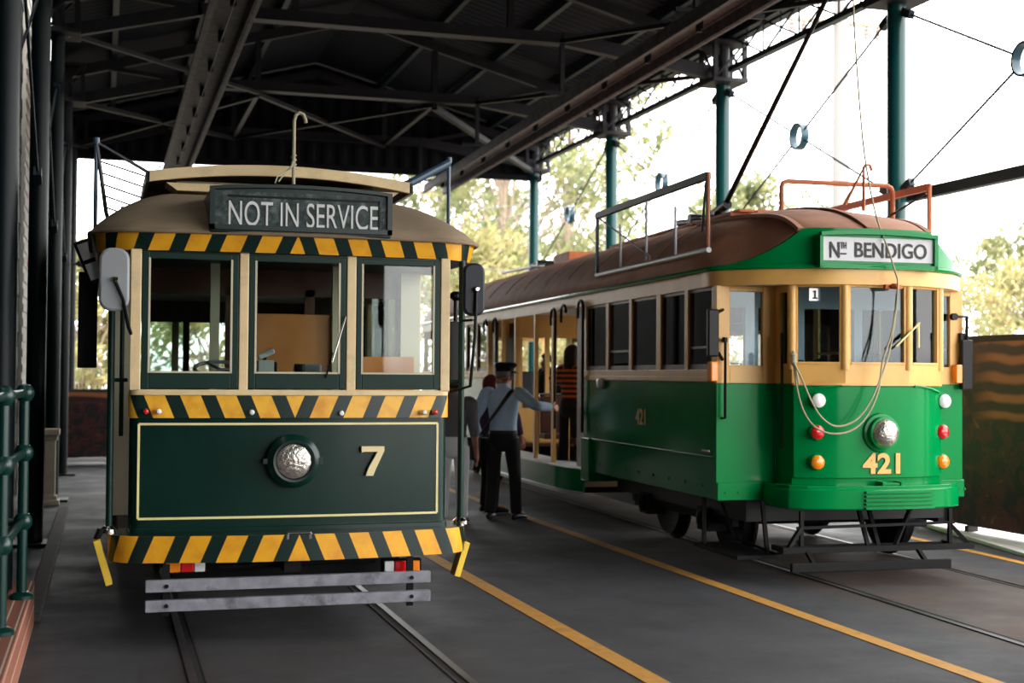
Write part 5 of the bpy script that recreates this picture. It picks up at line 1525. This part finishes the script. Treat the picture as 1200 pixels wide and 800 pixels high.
    for nm in 'RL':
        a, t = J['an'+nm], J['toe'+nm]; d = (t-a); d.z = 0; d.normalize(); sd_ = V((d.y, -d.x, 0)); z0 = a.z-.045*h+.004
        sb = MB(); c = V((a.x, a.y, 0))
        sb.loft([(c+d*-.075+up*(z0+.03), sd_*.022, up*.03), (c+d*-.05+up*(z0+.045), sd_*.04, up*.045), (c+d*.02+up*(z0+.048), sd_*.045, up*.048), (c+d*.11+up*(z0+.036), sd_*.05, up*.036), (c+d*.17+up*(z0+.028), sd_*.042, up*.026), (c+d*.2+up*(z0+.022), sd_*.02, up*.016)], 14)
        obj('shoe', sb, 'shoe_black', P, smooth=1.2, subsurf=1)
    # hair cap over the skull, cut away at the face
    hb = MB(); C = J['head']; v = []; f = []
    nu_, nv_ = 16, 9
    for j in range(nv_+1):
        th = PI*.60*j/nv_
        for i in range(nu_):
            ph = 2*PI*i/nu_; d = side*math.cos(ph)+hd*math.sin(ph)
            front = math.sin(ph) > .35
            t2 = min(th, PI*.33) if front else th
            p = C+d*(.089*math.sin(t2)*(1.08 if not front else 1.02))+up*(.105*math.cos(t2))
            if long_hair and not front and th > PI*.45: p += up*(-.12*(th-PI*.45)/(PI*.15))
            v.append(p)
    for j in range(nv_):
        for i in range(nu_): f.append((j*nu_+i, j*nu_+(i+1) % nu_, (j+1)*nu_+(i+1) % nu_, (j+1)*nu_+i))
    hb.add(v, f); obj('hair', hb, hair, P, smooth=1.2, solid=.012)
    if cap:
        base = C+up*.035
        cm = MB(); 
        def ring(z, a, b, off=0): return (base+up*z+hd*off, side*a, hd*b)
        cm.loft([ring(-.005, .098, .108), ring(.03, .10, .11), ring(.055, .118, .128, .012), ring(.075, .125, .135, .015), ring(.092, .11, .12, .01), ring(.10, .05, .06, .0)], 24)
        co = obj('cap', cm, 'black_paint', P, smooth=1.0)
        pk = MB(); v = []
        for i in range(13):
            a = PI*(.12+.76*i/12); r0, r1 = .1, .155
            v += [base+side*(r0*math.cos(a))+hd*(r0*1.08*math.sin(a))+up*.0, base+side*(r1*.78*math.cos(a))+hd*(r1*1.12*math.sin(a))+up*(-.022)]
        pk.add(v, [(2*i, 2*i+1, 2*i+3, 2*i+2) for i in range(12)])
        obj('cap_peak', pk, 'leather_black', co, smooth=1.2, solid=.006)
        obj('cap_badge', MB().lathe([(.016, 0), (.016, .006), (.004, .008)], tuple(base+hd*.112+up*.03), 'y', 12), 'chrome', co)
    return P, J

# the conductor with blue shirt, cap and shoulder bag, arm held out to the boarding passenger
base = atZ(589, 609, 0); hd_ = R(38)
def fig(world, loc, heading):
    d = Vector(world)-Vector(loc); c, s = math.cos(heading), math.sin(heading)
    return (d.x*c-d.y*s, d.x*s+d.y*c, d.z)
HC = 1.74
hw_ = atY(646, 477, base.y-.22)
P, J = person((base.x, base.y, 0), hd_, HC, 'conductor in light blue shirt and dark cap, arm stretched out to the tram door', 'shirt_blue', 'trousers_black',
              hair='hair_grey', cap=True, head_turn=.55, rhand=fig(hw_, base, hd_), lhand=(-.30, .06, .86), lel=(-.33, -.05, 1.10), step=.05, feet_dx=(.03, -.02), top_low=.545)
obj('belt', MB().loft([(Vector((0, 0, z)), Vector((a*HC/1.75, 0, 0)), Vector((0, b*HC/1.75, 0))) for z, a, b in ((.955, .164, .124), (.99, .164, .124))], 20), 'leather_black', P, smooth=1.0)
# strap and bag
bag = empty('shoulder_bag', Vector((base.x, base.y, 0)), 'black leather fare bag hanging at the conductor left hip by a diagonal strap', 'bag', None, -hd_)
obj('pouch', MB().box(-.36, -.20, -.17, .02, .66, .90), 'leather_black', bag, smooth=0, bevel=.02)
obj('flap', MB().box(-.365, -.195, -.178, .025, .80, .912), 'leather_black', bag, smooth=0, bevel=.012)
st = MB(); pts = [(-.24, -.14, .9), (-.16, -.15, 1.02), (-.07, -.148, 1.14), (.02, -.142, 1.26), (.085, -.115, 1.36), (.115, -.05, 1.425), (.11, .04, 1.425), (.06, .115, 1.33), (-.06, .145, 1.14), (-.17, .13, 1.0), (-.26, .03, .9)]
sp_ = spline3(pts, 4)
for a, b in zip(sp_, sp_[1:]): st.bar(a, b, .04, .012, up=Vector((a.x*.6, a.y, 0.15)))
obj('strap', st, 'leather_black', bag, smooth=0)

# boarding passenger in a striped top inside the doorway
q = LS(669, 500, -.85); w = M4 @ Vector((-.85, q.y, .422))
person(tuple(w), R(75), 1.55, 'passenger in orange and black striped top stepping into the tram doorway', 'cloth_striped', 'trousers_black', skin='skin_tan', hair='hair_dark', long_hair=True,
       rhand=(.22, .2, .95), lhand=(-.22, .22, 1.1), step=.08, top_low=.46)
# person in maroon standing beyond the conductor
w = atZ(590, 606, 0)
w = atY(573, 600, 15.35); w.z = 0
person(tuple(w), R(80), 1.62, 'person in a purple top with maroon head covering, half hidden behind the conductor', 'cloth_purple', 'trousers_black', hair='cloth_maroon', long_hair=True, rhand=fig(atY(610, 512, 15.2), w, R(80)), rel=fig(atY(603, 485, 15.2), w, R(80)))
w = atY(531, 470, 14.2)
person((w.x, 14.2, 0), R(20), 1.62, 'person in a grey top half hidden by the dark green tram corner', 'cloth_grey', 'cloth_white', skin='skin_tan', hair='hair_dark', sleeve=.35)
q = LS(637, 455, .2); w = M4 @ Vector((.25, q.y, .36))
person(tuple(w), R(-100), 1.6, 'dark haired passenger seated in the open centre of the bright green tram', 'cloth_navy', 'cloth_navy', skin='skin_tan', hair='hair_dark', sit=True, rhand=(.2, .3, .85), lhand=(-.2, .3, .85))

# ================================================================== OUTSIDE: trees, poles, wires, fence
def tree(px, Y, z_top, z_crown, spread, lab, leaf, dens=2600, leafsz=.16, clumps=26, seed=1, grp='trees beyond the shed', trunk_r=.22, lean=0.):
    rnd = random.Random(seed)
    g = atY(px, 437, Y); x = g.x
    t = empty('tree', (x, Y, -.05), lab, 'tree', grp)
    tb = MB(); top = Vector((lean, 0, z_crown+(z_top-z_crown)*.55))
    tb.tube([(0, 0, 0), (lean*.2, 0, z_crown*.5), (lean*.6, 0, z_crown), top], [trunk_r, trunk_r*.8, trunk_r*.6, trunk_r*.2], 10)
    cs = []
    for i in range(clumps):
        a = rnd.random()*2*PI; u = rnd.random(); rz_ = z_crown+(z_top-z_crown)*u
        rr = spread*math.sqrt(rnd.random())*(math.sin(PI*min(.97, .12+u*.85)))**.6
        c = Vector((lean+rr*math.cos(a), rr*math.sin(a), rz_)); cs.append(c)
        b0 = Vector((lean*.6, 0, z_crown*.8)).lerp(top, rnd.random()*.8)
        tb.tube([b0, b0.lerp(c, .55)+Vector((0, 0, .15)), c], [trunk_r*.28, trunk_r*.16, trunk_r*.05], 6)
    obj('trunk', tb, 'bark', t)
    mb = MB(); v = []; f = []; per = dens//clumps
    for c in cs:
        cr_ = spread*(.20+.16*rnd.random())
        for k in range(per):
            d = Vector((rnd.gauss(0, 1), rnd.gauss(0, 1), rnd.gauss(0, .7))).normalized()*cr_*rnd.random()**.45
            p = c+d; n = Vector((rnd.gauss(0, 1), rnd.gauss(0, 1), rnd.gauss(0, 1))).normalized(); a = n.orthogonal().normalized(); b = n.cross(a)
            L = leafsz*(.6+.8*rnd.random()); W = L*.42; o = len(v)
            v += [p-a*L, p-b*W+n*W*.3, p+a*L, p+b*W+n*W*.3]; f.append((o, o+1, o+2, o+3))
    mb.add(v, f); me_o = obj('foliage', mb, leaf, t, smooth=0)
    return t
TR = [
 (590, 40, 11.5, 4.2, 3.2, 'tall sparse gum tree right of the dark green tram roof, nearest of the group', 'leaf_gum', 3600, .17, 34, 3),
 (520, 47, 10.5, 4.0, 3.0, 'gum tree half hidden by the dark green tram roof', 'leaf_gum', 2600, .18, 26, 4),
 (665, 52, 14.5, 5.5, 4.2, 'tall loose gum tree behind the farthest open-side column', 'leaf_gum', 3600, .2, 34, 5),
 (640, 74, 8.5, 1.0, 4.6, 'low spreading bushy tree below the tall gums', 'leaf_olive', 4500, .2, 30, 6),
 (745, 60, 7.2, 1.5, 3.0, 'smaller round tree between the third and second open-side columns', 'leaf_gum', 3000, .2, 22, 7),
 (560, 34, 5.0, 1.2, 2.6, 'golden green bush seen under the tram roof at the doorway', 'leaf_gold', 3200, .14, 24, 17),
 (890, 56, 10.6, 5.0, 3.4, 'leafy tree rising behind the roof board of the bright green tram', 'leaf_gum', 4200, .2, 30, 8),
 (960, 60, 6.5, 2.0, 3.0, 'tree mostly hidden behind the bright green tram roof', 'leaf_olive', 2600, .2, 20, 9),
 (1165, 30, 4.4, .5, 2.6, 'broad pale golden bush above the dark mural board at the right', 'leaf_gold', 6500, .10, 40, 10),
 (1215, 34, 6.2, 2.5, 2.6, 'taller grey green tree cut by the right edge of the photo', 'leaf_gum', 3600, .14, 26, 11),
 (98, 40, 5.2, .6, 1.9, 'golden tree in the gap left of the dark green tram', 'leaf_gold', 4800, .12, 34, 12),
 (50, 46, 6.0, 1.0, 2.4, 'tree behind the left columns at the far end of the shed', 'leaf_olive', 2400, .16, 20, 13),
 (250, 46, 4.6, .8, 2.6, 'bushy tree seen through the left windows of the dark green tram', 'leaf_gold', 2600, .16, 20, 14),
 (800, 34, 3.6, .3, 2.4, 'bush seen through the saloon windows of the bright green tram', 'leaf_gold', 2400, .14, 20, 15),
 (735, 29, 4.0, .4, 2.0, 'yellow green bush seen through the open centre of the bright green tram', 'leaf_gold', 3600, .14, 26, 16),
]
for a in TR: tree(*a[:7], dens=a[7], leafsz=a[8], clumps=a[9], seed=a[10])

# pale concrete pole with crossarm and insulators
g = atY(985, 437, 42); 
p = empty('power_pole', (g.x, 42, -.05), 'pale power pole with crossarm behind the bright green tram roof', 'pole')
obj('shaft', MB().lathe([(.34, 0), (.26, 14.5), (.24, 16)], (0, 0, 0), n=18), 'pole_concrete', p)
ty = atY(985, 27, 42).z+.05
arm = obj('crossarm', MB().box(-2.0, 1.6, -.08, .08, ty-.07, ty+.07), 'bark', p, smooth=0)
for x in (-1.9, -1.45, 1.0, 1.45):
    obj('insulator', MB().lathe([(.03, ty-.1), (.12, ty-.16), (.08, ty-.24), (.12, ty-.3), (.08, ty-.38), (.11, ty-.44), (.03, ty-.5)], (x, 0, 0), n=12), 'insulator', p)
g = atY(517, 437, 44)
p = empty('power_pole', (g.x, 44, -.05), 'pale timber pole among the gum trees right of the dark green tram roof', 'pole')
obj('shaft', MB().lathe([(.2, 0), (.16, 8.2)], (0, 0, 0), n=14), 'pole_concrete', p)
obj('crossarm', MB().box(-.8, .8, -.06, .06, 7.6, 7.75), 'bark', p, smooth=0)
# overhead wires between the trees and towards the pole
def wire(a, b, sag, lab, r=.014, m='pole_concrete', grp='overhead wires beyond the shed'):
    a = Vector(a); b = Vector(b); pts = [a.lerp(b, i/12)+Vector((0, 0, -sag*4*(i/12)*(1-i/12)))-a for i in range(13)]
    o = obj('overhead_wire', MB().tube(pts, r, 6), m, loc=a); tag(o, lab, 'wire', grp)
for i, (p0, p1, Y0, Y1) in enumerate((((530, 262), (740, 205), 36, 30), ((545, 245), (720, 200), 36, 30), ((560, 275), (700, 182), 36, 28), ((540, 308), (690, 300), 29.5, 29))):
    wire(atY(*p0, Y0), atY(*p1, Y1), .25, 'pale overhead wire in front of the gum trees, %s' % ('lowest of the sloping set', 'middle of the sloping set', 'steepest of the set', 'nearly level one above the tram roof', 'one running to the right of the second column')[i])
o = obj('overhead_wire', MB().tube([Vector((0, 0, 0)), atX(1200, 50, 8.9)+Vector((0, 0, 0))-atX(1062, 0, 8.5)], .012, 6), 'wire', loc=atX(1062, 0, 8.5)); 
bpy.data.objects.remove(o)
# fence at the end of the yard
f = empty('yard_fence', (-3.2, 31, -.05), 'dark picket fence beyond the far end of the shed, at the left', 'fence')
fm = MB()
for k in range(46): fm.box(k*.14-.012, k*.14+.012, -.012, .012, .1, 1.42)
obj('pickets', fm, 'fence_dark', f, smooth=0)
obj('fence_rail', MB().box(-.05, 6.4, -.02, .02, .2, .25).box(-.05, 6.4, -.02, .02, 1.25, 1.30), 'fence_dark', f, smooth=0)
# lamp on the left column row
q = atY(93, 309, 22.4)
o = empty('bracket_lamp', (q.x, 22.4, q.z), 'small grey bracket lamp sticking out from the left columns', 'lamp')
obj('arm', MB().tube([(-.6-q.x+.1, 0, -.01), (0, 0, 0)], .018, 8), 'mirror_dark', o)
obj('lamp_head', MB().lathe([(.02, -.07), (.055, -.03), (.06, .06), (.03, .1)], (0.02, 0, 0), 'x', 14), 'mirror_dark', o)
